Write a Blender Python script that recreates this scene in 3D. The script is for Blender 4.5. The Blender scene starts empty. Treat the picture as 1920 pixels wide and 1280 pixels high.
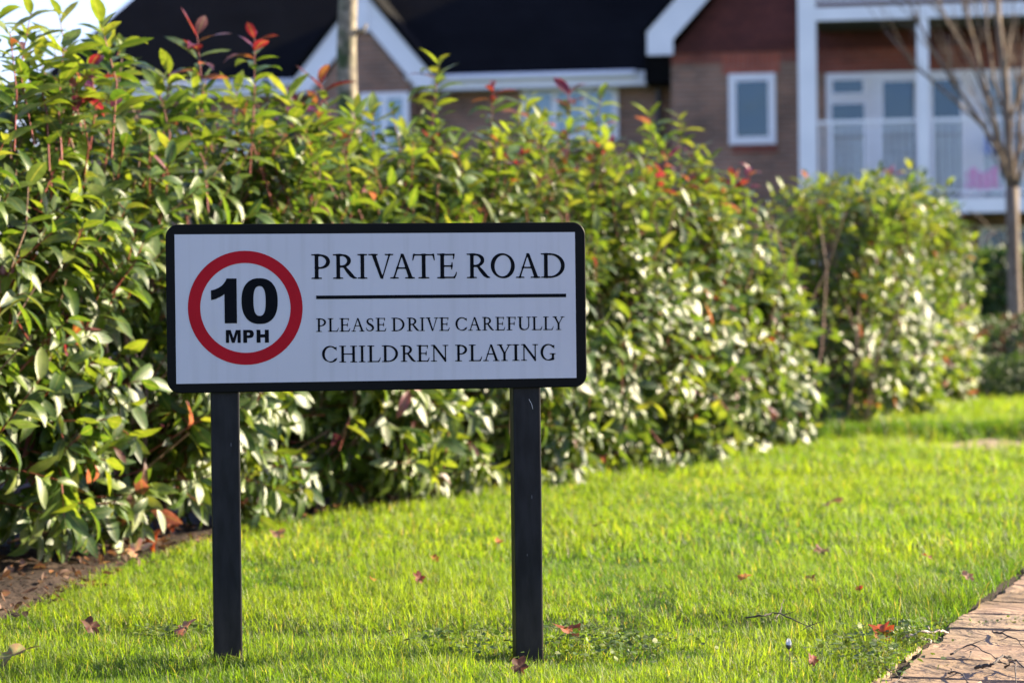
import bpy, math, random
import numpy as np
from mathutils import Vector, Matrix, noise
from mathutils.bvhtree import BVHTree
random.seed(7)
RNG = np.random.default_rng(7)
SC = bpy.context.scene
COL = SC.collection
rad = math.radians

# ------------------------------------------------------------------ camera
CAM_H, FPX, ROLL, PITCH_PX = 0.64, 4533.0, 0.0115, 40.0
cam_d = bpy.data.cameras.new('camera')
cam = bpy.data.objects.new('camera', cam_d); COL.objects.link(cam)
cam_d.sensor_width = 36.0; cam_d.lens = 85.0
cam_d.clip_start = 0.1; cam_d.clip_end = 3000
cam.matrix_world = Matrix.Translation((0, 0, CAM_H)) @ Matrix.Rotation(rad(90) - math.atan(PITCH_PX / FPX), 4, 'X') @ Matrix.Rotation(-ROLL, 4, 'Z')
cam_d.dof.use_dof = True; cam_d.dof.focus_distance = 4.55; cam_d.dof.aperture_fstop = 4.9
SC.camera = cam
# ------------------------------------------------------------------ light
SUN_EL, SUN_BEHIND = rad(25), rad(19)          # sun low on the right, a little behind the sign
sdir = Vector((math.cos(SUN_BEHIND) * math.cos(SUN_EL), math.sin(SUN_BEHIND) * math.cos(SUN_EL), math.sin(SUN_EL)))
w = bpy.data.worlds.new('World'); SC.world = w; w.use_nodes = True
nt = w.node_tree; nt.nodes.clear()
sky = nt.nodes.new('ShaderNodeTexSky'); sky.sky_type = 'NISHITA'; sky.sun_disc = False
sky.sun_elevation = SUN_EL; sky.sun_rotation = math.atan2(sdir.x, sdir.y)
sky.air_density = 1.0; sky.dust_density = 0.9; sky.ozone_density = 2.0
bg = nt.nodes.new('ShaderNodeBackground'); bg.inputs[1].default_value = 0.075
wo = nt.nodes.new('ShaderNodeOutputWorld')
wb = nt.nodes.new('ShaderNodeVectorMath'); wb.operation = 'MULTIPLY'; wb.inputs[1].default_value = (1.05, 0.95, 1.22)
nt.links.new(sky.outputs[0], wb.inputs[0]); nt.links.new(wb.outputs[0], bg.inputs[0]); nt.links.new(bg.outputs[0], wo.inputs[0])
sun_d = bpy.data.lights.new('sun', 'SUN'); sun_d.energy = 5.0; sun_d.angle = rad(0.55); sun_d.color = (1.0, 0.84, 0.58)
sun = bpy.data.objects.new('sun', sun_d); COL.objects.link(sun)
sun.rotation_euler = sdir.to_track_quat('Z', 'Y').to_euler()
SC.view_settings.view_transform = 'Standard'; SC.view_settings.look = 'None'
SC.view_settings.exposure = 2.2; SC.view_settings.gamma = 1.0; SC.view_settings.use_curve_mapping = False
SC.render.engine = 'CYCLES'
SC.cycles.max_bounces = 8; SC.cycles.transparent_max_bounces = 8

# ------------------------------------------------------------------ photograph pixel -> direction
def unroll(px, py):
    rx, ry = px - 960.0, py - 640.0
    return rx - ROLL * ry, ry + ROLL * rx
def ray(px, py):
    x, y = unroll(px, py)
    return Vector((x / FPX, 1.0, -(y + PITCH_PX) / FPX))
EYE = Vector((0, 0, CAM_H))
def at(px, py, d):
    return EYE + ray(px, py) * d
def on_ground(px, py, z=0.0):
    r = ray(px, py)
    return EYE + r * ((z - CAM_H) / r.z)
def to_px(P):                                     # numpy (n,3) -> photograph pixels
    x = P[:, 0] / P[:, 1] * FPX; y = -(P[:, 2] - CAM_H) / P[:, 1] * FPX - PITCH_PX
    return 960 + x + ROLL * y, 640 + y - ROLL * x

# ------------------------------------------------------------------ materials
def new_mat(name):
    m = bpy.data.materials.new(name); m.use_nodes = True
    t = m.node_tree; t.nodes.clear()
    out = t.nodes.new('ShaderNodeOutputMaterial')
    return m, t, out
def N(t, kind, **kw):
    n = t.nodes.new(kind)
    for k, v in kw.items():
        if hasattr(n, k): setattr(n, k, v)
        else: n.inputs[k.replace('_', ' ')].default_value = v
    return n
def ramp(t, fac, stops):
    r = t.nodes.new('ShaderNodeValToRGB'); e = r.color_ramp.elements
    while len(e) < len(stops): e.new(0.5)
    for i, (p, c) in enumerate(stops):
        e[i].position = p; e[i].color = (*c, 1)
    t.links.new(fac, r.inputs[0]); return r.outputs[0]
def pmat(name, stops, scale=8.0, rough=0.6, bump=0.2, detail=6, stretch=(1, 1, 1), spec=0.5, metallic=0.0, bscale=None, dist=0.01, coat=0.0):
    m, t, out = new_mat(name)
    p = t.nodes.new('ShaderNodeBsdfPrincipled')
    tc = t.nodes.new('ShaderNodeTexCoord'); mp = t.nodes.new('ShaderNodeMapping'); mp.inputs['Scale'].default_value = stretch
    t.links.new(tc.outputs['Object'], mp.inputs[0])
    n = N(t, 'ShaderNodeTexNoise', Scale=scale, Detail=detail, Roughness=0.6); t.links.new(mp.outputs[0], n.inputs['Vector'])
    t.links.new(ramp(t, n.outputs[0], stops), p.inputs['Base Color'])
    p.inputs['Roughness'].default_value = rough; p.inputs['Specular IOR Level'].default_value = spec
    p.inputs['Metallic'].default_value = metallic; p.inputs['Coat Weight'].default_value = coat
    if bump:
        n2 = N(t, 'ShaderNodeTexNoise', Scale=bscale or scale * 4, Detail=8); t.links.new(mp.outputs[0], n2.inputs['Vector'])
        b = N(t, 'ShaderNodeBump', Strength=bump, Distance=dist); t.links.new(n2.outputs[0], b.inputs['Height'])
        t.links.new(b.outputs[0], p.inputs['Normal'])
    t.links.new(p.outputs[0], out.inputs[0]); return m

def leaf_mat(name, rough=0.33, trans=0.42, tcol=(1.0, 1.0, 0.35), tgain=2.2, spec=0.5, under=1.5, spots=0.0):
    """leaf colour comes from the point attribute col; luv = (across, along, random)"""
    m, t, out = new_mat(name)
    p = t.nodes.new('ShaderNodeBsdfPrincipled')
    a = N(t, 'ShaderNodeAttribute', attribute_name='col'); uv = N(t, 'ShaderNodeAttribute', attribute_name='luv')
    sx = t.nodes.new('ShaderNodeSeparateXYZ'); t.links.new(uv.outputs['Vector'], sx.inputs[0])
    ab = N(t, 'ShaderNodeMath', operation='ABSOLUTE'); t.links.new(sx.outputs[0], ab.inputs[0])
    rib = N(t, 'ShaderNodeMapRange'); rib.inputs[1].default_value = 0.03; rib.inputs[2].default_value = 0.12; rib.inputs[3].default_value = 0.55; rib.inputs[4].default_value = 0.0
    t.links.new(ab.outputs[0], rib.inputs[0])
    mx = N(t, 'ShaderNodeMix', data_type='RGBA'); t.links.new(rib.outputs[0], mx.inputs[0]); t.links.new(a.outputs['Color'], mx.inputs[6]); mx.inputs[7].default_value = (0.20, 0.22, 0.07, 1)
    ps = t.nodes.new('ShaderNodeNewGeometry'); no = N(t, 'ShaderNodeTexNoise', Scale=45.0, Detail=4.0); t.links.new(ps.outputs['Position'], no.inputs['Vector'])
    vo = N(t, 'ShaderNodeTexVoronoi', Scale=38.0); t.links.new(ps.outputs['Position'], vo.inputs['Vector'])
    sp = N(t, 'ShaderNodeMapRange'); sp.inputs[1].default_value = 0.07; sp.inputs[2].default_value = 0.15; sp.inputs[3].default_value = spots; sp.inputs[4].default_value = 0.0
    t.links.new(vo.outputs['Distance'], sp.inputs[0])
    mb = N(t, 'ShaderNodeMix', data_type='RGBA'); t.links.new(sp.outputs[0], mb.inputs[0]); t.links.new(mx.outputs[2], mb.inputs[6]); mb.inputs[7].default_value = (0.07, 0.035, 0.015, 1)
    mr = N(t, 'ShaderNodeMapRange'); mr.inputs[1].default_value = 0.3; mr.inputs[2].default_value = 0.7; mr.inputs[3].default_value = 0.75; mr.inputs[4].default_value = 1.25
    t.links.new(no.outputs[0], mr.inputs[0])
    sc = N(t, 'ShaderNodeVectorMath', operation='SCALE'); t.links.new(mb.outputs[2], sc.inputs[0]); t.links.new(mr.outputs[0], sc.inputs['Scale'])
    geo = t.nodes.new('ShaderNodeNewGeometry')
    un = N(t, 'ShaderNodeMix', data_type='RGBA'); t.links.new(geo.outputs['Backfacing'], un.inputs[0]); t.links.new(sc.outputs[0], un.inputs[6])
    us = N(t, 'ShaderNodeVectorMath', operation='MULTIPLY'); t.links.new(sc.outputs[0], us.inputs[0]); us.inputs[1].default_value = (under, under * 0.95, under * 1.1)
    t.links.new(us.outputs[0], un.inputs[7]); t.links.new(un.outputs[2], p.inputs['Base Color'])
    ro = N(t, 'ShaderNodeMapRange'); ro.inputs[3].default_value = rough; ro.inputs[4].default_value = 0.55
    t.links.new(geo.outputs['Backfacing'], ro.inputs[0]); t.links.new(ro.outputs[0], p.inputs['Roughness'])
    p.inputs['Specular IOR Level'].default_value = spec
    wv = N(t, 'ShaderNodeTexWave', Scale=7.0, Distortion=1.5); wv.bands_direction = 'Y'
    t.links.new(uv.outputs['Vector'], wv.inputs['Vector'])
    b = N(t, 'ShaderNodeBump', Strength=0.25, Distance=0.002); t.links.new(wv.outputs[0], b.inputs['Height']); t.links.new(b.outputs[0], p.inputs['Normal'])
    tr = t.nodes.new('ShaderNodeBsdfTranslucent')
    ts = N(t, 'ShaderNodeVectorMath', operation='MULTIPLY'); t.links.new(sc.outputs[0], ts.inputs[0]); ts.inputs[1].default_value = tuple(tgain * c for c in tcol)
    t.links.new(ts.outputs[0], tr.inputs[0])
    ms = N(t, 'ShaderNodeMixShader'); ms.inputs[0].default_value = trans
    t.links.new(p.outputs[0], ms.inputs[1]); t.links.new(tr.outputs[0], ms.inputs[2]); t.links.new(ms.outputs[0], out.inputs[0])
    return m

def brick_mat(name, c1, c2, mortar, offset=0.5, bw=0.225, bh=0.075, spec=.25):
    m, t, out = new_mat(name)
    p = t.nodes.new('ShaderNodeBsdfPrincipled'); p.inputs['Roughness'].default_value = 0.85; p.inputs['Specular IOR Level'].default_value = spec
    tc = t.nodes.new('ShaderNodeTexCoord')
    sx = t.nodes.new('ShaderNodeSeparateXYZ'); t.links.new(tc.outputs['Object'], sx.inputs[0])
    cx = t.nodes.new('ShaderNodeCombineXYZ'); ad = N(t, 'ShaderNodeMath', operation='ADD')
    t.links.new(sx.outputs[0], ad.inputs[0]); t.links.new(sx.outputs[1], ad.inputs[1]); t.links.new(ad.outputs[0], cx.inputs[0]); t.links.new(sx.outputs[2], cx.inputs[1])
    b = t.nodes.new('ShaderNodeTexBrick'); b.offset = offset
    b.inputs['Scale'].default_value = 1.0; b.inputs['Mortar Size'].default_value = 0.006
    b.inputs['Brick Width'].default_value = bw; b.inputs['Row Height'].default_value = bh
    b.inputs['Color1'].default_value = (*c1, 1); b.inputs['Color2'].default_value = (*c2, 1); b.inputs['Mortar'].default_value = (*mortar, 1)
    t.links.new(cx.outputs[0], b.inputs['Vector'])
    no = N(t, 'ShaderNodeTexNoise', Scale=1.3, Detail=6.0); t.links.new(tc.outputs['Object'], no.inputs['Vector'])
    mr = N(t, 'ShaderNodeMapRange'); mr.inputs[1].default_value = 0.3; mr.inputs[2].default_value = 0.7; mr.inputs[3].default_value = 0.7; mr.inputs[4].default_value = 1.3; t.links.new(no.outputs[0], mr.inputs[0])
    sc = N(t, 'ShaderNodeVectorMath', operation='SCALE'); t.links.new(b.outputs[0], sc.inputs[0]); t.links.new(mr.outputs[0], sc.inputs['Scale'])
    t.links.new(sc.outputs[0], p.inputs['Base Color'])
    bm = N(t, 'ShaderNodeBump', Strength=0.6, Distance=0.01); bm.invert = True; t.links.new(b.outputs['Fac'], bm.inputs['Height']); t.links.new(bm.outputs[0], p.inputs['Normal'])
    t.links.new(p.outputs[0], out.inputs[0]); return m

MT = {}
MT['hedge_leaf'] = leaf_mat('hedge_leaf', rough=0.36, trans=0.38, tgain=2.25, tcol=(1.12, 0.95, 0.35), spec=0.5, spots=.8)
MT['grass'] = leaf_mat('grass_blade', rough=0.40, trans=0.55, tgain=2.2, tcol=(1.0, 1.0, 0.30), spec=0.5, under=1.0)
MT['dead_leaf'] = leaf_mat('dead_leaf', rough=0.6, trans=0.35, tgain=1.6, tcol=(1.0, 0.8, 0.6), spec=0.3, under=1.1)
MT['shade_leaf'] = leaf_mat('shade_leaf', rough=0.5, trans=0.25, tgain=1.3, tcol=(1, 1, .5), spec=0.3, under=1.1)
MT['stem'] = pmat('stem_bark', [(0.3, (0.09, 0.045, 0.03)), (0.7, (0.24, 0.15, 0.10))], 30, 0.7, 0.3)
MT['shoot'] = pmat('young_shoot', [(0.3, (0.16, 0.022, 0.022)), (0.7, (0.21, 0.06, 0.035))], 12, 0.5, 0.1)
MT['black_plate'] = pmat('black_plate', [(0.4, (0.0025, 0.003, 0.003)), (0.6, (0.004, 0.0045, 0.0045))], 9, 0.5, 0.02, spec=0.10)
MT['post'] = pmat('post_paint', [(0.3, (0.007, 0.008, 0.009)), (0.7, (0.011, 0.012, 0.013))], 25, 0.5, 0.35, stretch=(1, 1, 0.15), spec=0.16, dist=0.002, bscale=220)
MT['ink'] = pmat('black_ink', [(0.4, (0.003, 0.004, 0.006)), (0.6, (0.005, 0.006, 0.008))], 5, 0.6, 0, spec=0.04)
MT['red'] = pmat('red_ink', [(0.4, (0.33, 0.0008, 0.009)), (0.6, (0.37, 0.0015, 0.011))], 9, 0.45, 0, spec=0.15)
MT['white'] = pmat('white_paint', [(0.3, (0.72, 0.73, 0.74)), (0.7, (0.82, 0.82, 0.82))], 1.5, 0.5, 0.05)
MT['frame_white'] = pmat('white_window_frame', [(0.3, (0.74, 0.74, 0.75)), (0.7, (0.82, 0.82, 0.82))], 2, 0.35, 0)
MT['brick'] = brick_mat('brown_brick', (0.29, 0.155, 0.100), (0.19, 0.115, 0.080), (0.28, 0.235, 0.19))
MT['red_brick'] = brick_mat('red_brick', (0.26, 0.072, 0.045), (0.19, 0.055, 0.038), (0.20, 0.13, 0.11))
MT['soldier'] = brick_mat('red_soldier_brick', (0.40, 0.10, 0.055), (0.30, 0.075, 0.045), (0.26, 0.17, 0.14), offset=0.0, bw=0.075, bh=0.225)
MT['tile_hung'] = brick_mat('red_hung_tile', (0.125, 0.038, 0.030), (0.095, 0.03, 0.025), (0.05, 0.02, 0.02), bw=0.17, bh=0.10)
MT['roof'] = brick_mat('dark_roof_tile', (0.0055, 0.0055, 0.006), (0.0042, 0.0042, 0.0048), (0.002, 0.002, 0.002), bw=0.3, bh=0.25, spec=.08)
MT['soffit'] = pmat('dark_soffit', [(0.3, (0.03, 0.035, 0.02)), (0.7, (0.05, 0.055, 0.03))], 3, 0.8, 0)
MT['dark_metal'] = pmat('dark_pipe', [(0.3, (0.012, 0.012, 0.013)), (0.7, (0.02, 0.02, 0.02))], 5, 0.4, 0)
MT['rail'] = pmat('grey_railing', [(0.3, (0.75, 0.76, 0.78)), (0.7, (0.8, 0.8, 0.8))], 5, 0.4, 0)
MT['curtain'] = pmat('pale_curtain', [(0.3, (0.30, 0.36, 0.40)), (0.7, (0.45, 0.5, 0.54))], 6, 0.9, 0, stretch=(6, 1, 0.3))
MT['interior'] = pmat('dim_room', [(0.35, (0.004, 0.006, 0.010)), (0.65, (0.022, 0.028, 0.036))], 1.2, 0.9, 0)
MT['pink'] = pmat('pink_cloth', [(0.3, (0.75, 0.08, 0.42)), (0.7, (0.85, 0.22, 0.55))], 8, 0.8, 0.2)
MT['blue'] = pmat('blue_cloth', [(0.3, (0.05, 0.14, 0.5)), (0.7, (0.09, 0.22, 0.6))], 8, 0.8, 0.2)
MT['bark_pale'] = pmat('pale_bark', [(0.3, (0.085, 0.06, 0.043)), (0.5, (0.15, 0.11, 0.078)), (0.7, (0.21, 0.165, 0.12))], 12, 0.85, 0.6, stretch=(1, 1, 0.6), bscale=60)
MT['twig'] = pmat('dark_twig', [(0.3, (0.025, 0.018, 0.014)), (0.7, (0.07, 0.055, 0.045))], 40, 0.8, 0.4)
MT['twig_pale'] = pmat('pale_twig', [(0.3, (0.25, 0.20, 0.16)), (0.7, (0.45, 0.38, 0.32))], 40, 0.8, 0.4)

def mossy_bark():
    m, t, out = new_mat('mossy_bark')
    p = t.nodes.new('ShaderNodeBsdfPrincipled'); p.inputs['Roughness'].default_value = 0.85
    tc = t.nodes.new('ShaderNodeTexCoord')
    n1 = N(t, 'ShaderNodeTexNoise', Scale=9.0, Detail=8.0); t.links.new(tc.outputs['Object'], n1.inputs['Vector'])
    n2 = N(t, 'ShaderNodeTexNoise', Scale=22.0, Detail=6.0); t.links.new(tc.outputs['Object'], n2.inputs['Vector'])
    bark = ramp(t, n2.outputs[0], [(0.35, (0.10, 0.085, 0.06)), (0.5, (0.19, 0.16, 0.11)), (0.65, (0.30, 0.255, 0.18))])
    mx = N(t, 'ShaderNodeMix', data_type='RGBA'); t.links.new(bark, mx.inputs[6]); mx.inputs[7].default_value = (0.035, 0.055, 0.012, 1)
    f = N(t, 'ShaderNodeMapRange'); f.inputs[1].default_value = 0.45; f.inputs[2].default_value = 0.6; t.links.new(n1.outputs[0], f.inputs[0])
    sx = t.nodes.new('ShaderNodeSeparateXYZ'); t.links.new(tc.outputs['Object'], sx.inputs[0])     # moss keeps to the side away from the sun
    side = N(t, 'ShaderNodeMapRange'); side.inputs[1].default_value = 0.03; side.inputs[2].default_value = -0.02; t.links.new(sx.outputs[0], side.inputs[0])
    mu = N(t, 'ShaderNodeMath', operation='MULTIPLY'); t.links.new(f.outputs[0], mu.inputs[0]); t.links.new(side.outputs[0], mu.inputs[1])
    t.links.new(mu.outputs[0], mx.inputs[0]); t.links.new(mx.outputs[2], p.inputs['Base Color'])
    b = N(t, 'ShaderNodeBump', Strength=0.6, Distance=0.01); t.links.new(n2.outputs[0], b.inputs['Height']); t.links.new(b.outputs[0], p.inputs['Normal'])
    t.links.new(p.outputs[0], out.inputs[0]); return m
MT['mossy'] = mossy_bark()

def post_mat():
    m, t, out = new_mat('post_paint')
    p = t.nodes.new('ShaderNodeBsdfPrincipled'); p.inputs['Roughness'].default_value = 0.48; p.inputs['Specular IOR Level'].default_value = 0.18
    tc = t.nodes.new('ShaderNodeTexCoord'); mp = t.nodes.new('ShaderNodeMapping'); mp.inputs['Scale'].default_value = (1, 1, .25); t.links.new(tc.outputs['Object'], mp.inputs[0])
    n1 = N(t, 'ShaderNodeTexNoise', Scale=60.0, Detail=6.0); t.links.new(mp.outputs[0], n1.inputs['Vector'])
    base = ramp(t, n1.outputs[0], [(0.35, (0.005, 0.006, 0.007)), (0.65, (0.013, 0.014, 0.016))])
    v = N(t, 'ShaderNodeTexVoronoi', Scale=70.0); t.links.new(mp.outputs[0], v.inputs['Vector'])
    lt = N(t, 'ShaderNodeMath', operation='LESS_THAN'); t.links.new(v.outputs['Distance'], lt.inputs[0]); lt.inputs[1].default_value = 0.07
    n2 = N(t, 'ShaderNodeTexNoise', Scale=18.0, Detail=2.0); t.links.new(tc.outputs['Object'], n2.inputs['Vector'])
    gt = N(t, 'ShaderNodeMath', operation='GREATER_THAN'); t.links.new(n2.outputs[0], gt.inputs[0]); gt.inputs[1].default_value = 0.53
    mu = N(t, 'ShaderNodeMath', operation='MULTIPLY'); t.links.new(lt.outputs[0], mu.inputs[0]); t.links.new(gt.outputs[0], mu.inputs[1])
    mx = N(t, 'ShaderNodeMix', data_type='RGBA'); t.links.new(mu.outputs[0], mx.inputs[0]); t.links.new(base, mx.inputs[6]); mx.inputs[7].default_value = (0.07, 0.075, 0.08, 1)
    sx = t.nodes.new('ShaderNodeSeparateXYZ'); t.links.new(tc.outputs['Object'], sx.inputs[0])      # soil splashed on the foot
    lo = N(t, 'ShaderNodeMapRange'); lo.inputs[1].default_value = 0.16; lo.inputs[2].default_value = 0.02; lo.inputs[3].default_value = 0; lo.inputs[4].default_value = 0.55; t.links.new(sx.outputs[2], lo.inputs[0])
    m2 = N(t, 'ShaderNodeMath', operation='MULTIPLY'); t.links.new(lo.outputs[0], m2.inputs[0]); t.links.new(n1.outputs[0], m2.inputs[1])
    m3 = N(t, 'ShaderNodeMix', data_type='RGBA'); t.links.new(m2.outputs[0], m3.inputs[0]); t.links.new(mx.outputs[2], m3.inputs[6]); m3.inputs[7].default_value = (0.06, 0.045, 0.03, 1)
    t.links.new(m3.outputs[2], p.inputs['Base Color'])
    b = N(t, 'ShaderNodeBump', Strength=0.3, Distance=0.002); t.links.new(n1.outputs[0], b.inputs['Height']); t.links.new(b.outputs[0], p.inputs['Normal'])
    t.links.new(p.outputs[0], out.inputs[0]); return m
MT['post'] = post_mat()

def panel_mat():
    m, t, out = new_mat('sign_panel_vinyl')
    p = t.nodes.new('ShaderNodeBsdfPrincipled'); p.inputs['Roughness'].default_value = 0.42; p.inputs['Specular IOR Level'].default_value = 0.4
    tc = t.nodes.new('ShaderNodeTexCoord')
    n1 = N(t, 'ShaderNodeTexNoise', Scale=5.0, Detail=5.0); t.links.new(tc.outputs['Object'], n1.inputs['Vector'])
    base = ramp(t, n1.outputs[0], [(0.3, (0.44, 0.45, 0.48)), (0.7, (0.47, 0.485, 0.515))])
    v = N(t, 'ShaderNodeTexVoronoi', Scale=16.0); v.inputs['Randomness'].default_value = 1.0; t.links.new(tc.outputs['Object'], v.inputs['Vector'])
    n3 = N(t, 'ShaderNodeTexNoise', Scale=11.0, Detail=1.0); t.links.new(tc.outputs['Object'], n3.inputs['Vector'])
    lt = N(t, 'ShaderNodeMath', operation='LESS_THAN'); t.links.new(v.outputs['Distance'], lt.inputs[0]); lt.inputs[1].default_value = 0.016
    gt = N(t, 'ShaderNodeMath', operation='GREATER_THAN'); t.links.new(n3.outputs[0], gt.inputs[0]); gt.inputs[1].default_value = 0.52
    mu = N(t, 'ShaderNodeMath', operation='MULTIPLY'); t.links.new(lt.outputs[0], mu.inputs[0]); t.links.new(gt.outputs[0], mu.inputs[1])
    mx = N(t, 'ShaderNodeMix', data_type='RGBA'); t.links.new(mu.outputs[0], mx.inputs[0]); t.links.new(base, mx.inputs[6]); mx.inputs[7].default_value = (0.16, 0.17, 0.2, 1)
    mp = t.nodes.new('ShaderNodeMapping'); mp.inputs['Scale'].default_value = (60, 1, 2.2); t.links.new(tc.outputs['Object'], mp.inputs[0])      # rain streaks
    st = N(t, 'ShaderNodeTexNoise', Scale=1.0, Detail=5.0); t.links.new(mp.outputs[0], st.inputs['Vector'])
    sr = N(t, 'ShaderNodeMapRange'); sr.inputs[1].default_value = 0.5; sr.inputs[2].default_value = 0.8; sr.inputs[3].default_value = 0.0; sr.inputs[4].default_value = 0.30; t.links.new(st.outputs[0], sr.inputs[0])
    m3 = N(t, 'ShaderNodeMix', data_type='RGBA'); t.links.new(sr.outputs[0], m3.inputs[0]); t.links.new(mx.outputs[2], m3.inputs[6]); m3.inputs[7].default_value = (0.30, 0.30, 0.29, 1)
    t.links.new(m3.outputs[2], p.inputs['Base Color'])
    rr_ = N(t, 'ShaderNodeMapRange'); rr_.inputs[3].default_value = 0.25; rr_.inputs[4].default_value = 0.5; t.links.new(n1.outputs[0], rr_.inputs[0]); t.links.new(rr_.outputs[0], p.inputs['Roughness'])
    t.links.new(p.outputs[0], out.inputs[0]); return m
MT['panel'] = panel_mat()

def glass_mat():
    m, t, out = new_mat('window_glass')
    g = t.nodes.new('ShaderNodeBsdfGlossy'); g.inputs['Roughness'].default_value = 0.04; g.inputs[0].default_value = (0.5, 0.76, 1, 1)
    tr = t.nodes.new('ShaderNodeBsdfTransparent'); tr.inputs[0].default_value = (0.8, 0.85, 0.85, 1)
    tc = t.nodes.new('ShaderNodeTexCoord'); n1 = N(t, 'ShaderNodeTexNoise', Scale=1.2, Detail=2.0); t.links.new(tc.outputs['Object'], n1.inputs['Vector'])
    b = N(t, 'ShaderNodeBump', Strength=0.15, Distance=0.05); t.links.new(n1.outputs[0], b.inputs['Height']); t.links.new(b.outputs[0], g.inputs['Normal'])
    ms = N(t, 'ShaderNodeMixShader'); ms.inputs[0].default_value = 0.09
    t.links.new(tr.outputs[0], ms.inputs[1]); t.links.new(g.outputs[0], ms.inputs[2]); t.links.new(ms.outputs[0], out.inputs[0]); return m
MT['glass'] = glass_mat()

def ground_mat(name, stops, s1=6.0, s2=60.0, bump=0.8, dist=0.02):
    m, t, out = new_mat(name)
    p = t.nodes.new('ShaderNodeBsdfPrincipled'); p.inputs['Roughness'].default_value = 0.9; p.inputs['Specular IOR Level'].default_value = 0.2
    tc = t.nodes.new('ShaderNodeTexCoord')
    n1 = N(t, 'ShaderNodeTexNoise', Scale=s1, Detail=9.0, Roughness=0.7); t.links.new(tc.outputs['Object'], n1.inputs['Vector'])
    n2 = N(t, 'ShaderNodeTexNoise', Scale=s2, Detail=6.0); t.links.new(tc.outputs['Object'], n2.inputs['Vector'])
    t.links.new(ramp(t, n1.outputs[0], stops), p.inputs['Base Color'])
    b = N(t, 'ShaderNodeBump', Strength=bump, Distance=dist); t.links.new(n2.outputs[0], b.inputs['Height']); t.links.new(b.outputs[0], p.inputs['Normal'])
    t.links.new(p.outputs[0], out.inputs[0]); return m
MT['soil'] = ground_mat('dark_soil', [(0.3, (0.018, 0.012, 0.009)), (0.55, (0.038, 0.025, 0.018)), (0.75, (0.07, 0.046, 0.032))], 9, 40)
MT['turf'] = ground_mat('turf_base', [(0.35, (0.035, 0.05, 0.012)), (0.55, (0.06, 0.085, 0.018)), (0.75, (0.09, 0.085, 0.035))], 12, 60)
MT['far_ground'] = ground_mat('far_ground', [(0.3, (0.045, 0.075, 0.02)), (0.7, (0.07, 0.10, 0.03))], 1.5, 30)
MT['worn'] = ground_mat('worn_earth', [(0.3, (0.17, 0.13, 0.09)), (0.6, (0.27, 0.21, 0.14)), (0.75, (0.16, 0.18, 0.06))], 5, 60)

def paver_mat():
    m, t, out = new_mat('riven_stone')
    p = t.nodes.new('ShaderNodeBsdfPrincipled'); p.inputs['Roughness'].default_value = 0.8
    oi = t.nodes.new('ShaderNodeObjectInfo'); tc = t.nodes.new('ShaderNodeTexCoord')
    geo = t.nodes.new('ShaderNodeNewGeometry')
    n1 = N(t, 'ShaderNodeTexNoise', Scale=7.0, Detail=8.0, Roughness=0.65); t.links.new(geo.outputs['Position'], n1.inputs['Vector'])
    c = ramp(t, n1.outputs[0], [(0.3, (0.12, 0.078, 0.045)), (0.5, (0.205, 0.14, 0.085)), (0.7, (0.27, 0.19, 0.125))])
    tint = ramp(t, oi.outputs['Random'], [(0.0, (0.9, 0.95, 0.85)), (0.5, (1.05, 1.0, 0.95)), (1.0, (1.05, 0.97, 0.92))])
    mu = N(t, 'ShaderNodeMix', data_type='RGBA', blend_type='MULTIPLY'); mu.inputs[0].default_value = 1.0
    t.links.new(c, mu.inputs[6]); t.links.new(tint, mu.inputs[7]); t.links.new(mu.outputs[2], p.inputs['Base Color'])
    n2 = N(t, 'ShaderNodeTexNoise', Scale=9.0, Detail=5.0, Distortion=1.5); t.links.new(geo.outputs['Position'], n2.inputs['Vector'])
    # hairline cracks and worn laminations
    dv = N(t, 'ShaderNodeVectorMath', operation='MULTIPLY_ADD'); t.links.new(n1.outputs['Color'], dv.inputs[0]); dv.inputs[1].default_value = (.22, .22, 0); t.links.new(geo.outputs['Position'], dv.inputs[2])
    vo = N(t, 'ShaderNodeTexVoronoi', Scale=5.5, feature='DISTANCE_TO_EDGE'); t.links.new(dv.outputs[0], vo.inputs['Vector'])
    cr = N(t, 'ShaderNodeMapRange'); cr.inputs[1].default_value = 0.0; cr.inputs[2].default_value = 0.02; cr.inputs[3].default_value = 0.45; cr.inputs[4].default_value = 1.0; t.links.new(vo.outputs['Distance'], cr.inputs[0])
    n4 = N(t, 'ShaderNodeTexNoise', Scale=2.4, Detail=6.0); t.links.new(geo.outputs['Position'], n4.inputs['Vector'])
    dm = ramp(t, n4.outputs[0], [(0.38, (0.62, 0.60, 0.42)), (0.52, (1, 1, 1)), (0.8, (1.0, 0.93, 0.9))])
    mc = N(t, 'ShaderNodeMix', data_type='RGBA', blend_type='MULTIPLY'); mc.inputs[0].default_value = 1.0; t.links.new(mu.outputs[2], mc.inputs[6]); t.links.new(dm, mc.inputs[7])
    m5 = N(t, 'ShaderNodeVectorMath', operation='SCALE'); t.links.new(mc.outputs[2], m5.inputs[0]); t.links.new(cr.outputs[0], m5.inputs['Scale']); t.links.new(m5.outputs[0], p.inputs['Base Color'])
    n3 = N(t, 'ShaderNodeTexNoise', Scale=120.0, Detail=4.0); t.links.new(geo.outputs['Position'], n3.inputs['Vector'])
    b = N(t, 'ShaderNodeBump', Strength=0.8, Distance=0.03); t.links.new(n2.outputs[0], b.inputs['Height'])
    b2 = N(t, 'ShaderNodeBump', Strength=0.35, Distance=0.004); t.links.new(n3.outputs[0], b2.inputs['Height']); t.links.new(b.outputs[0], b2.inputs['Normal'])
    t.links.new(b2.outputs[0], p.inputs['Normal'])
    t.links.new(p.outputs[0], out.inputs[0]); return m
MT['paver'] = paver_mat()

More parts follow.
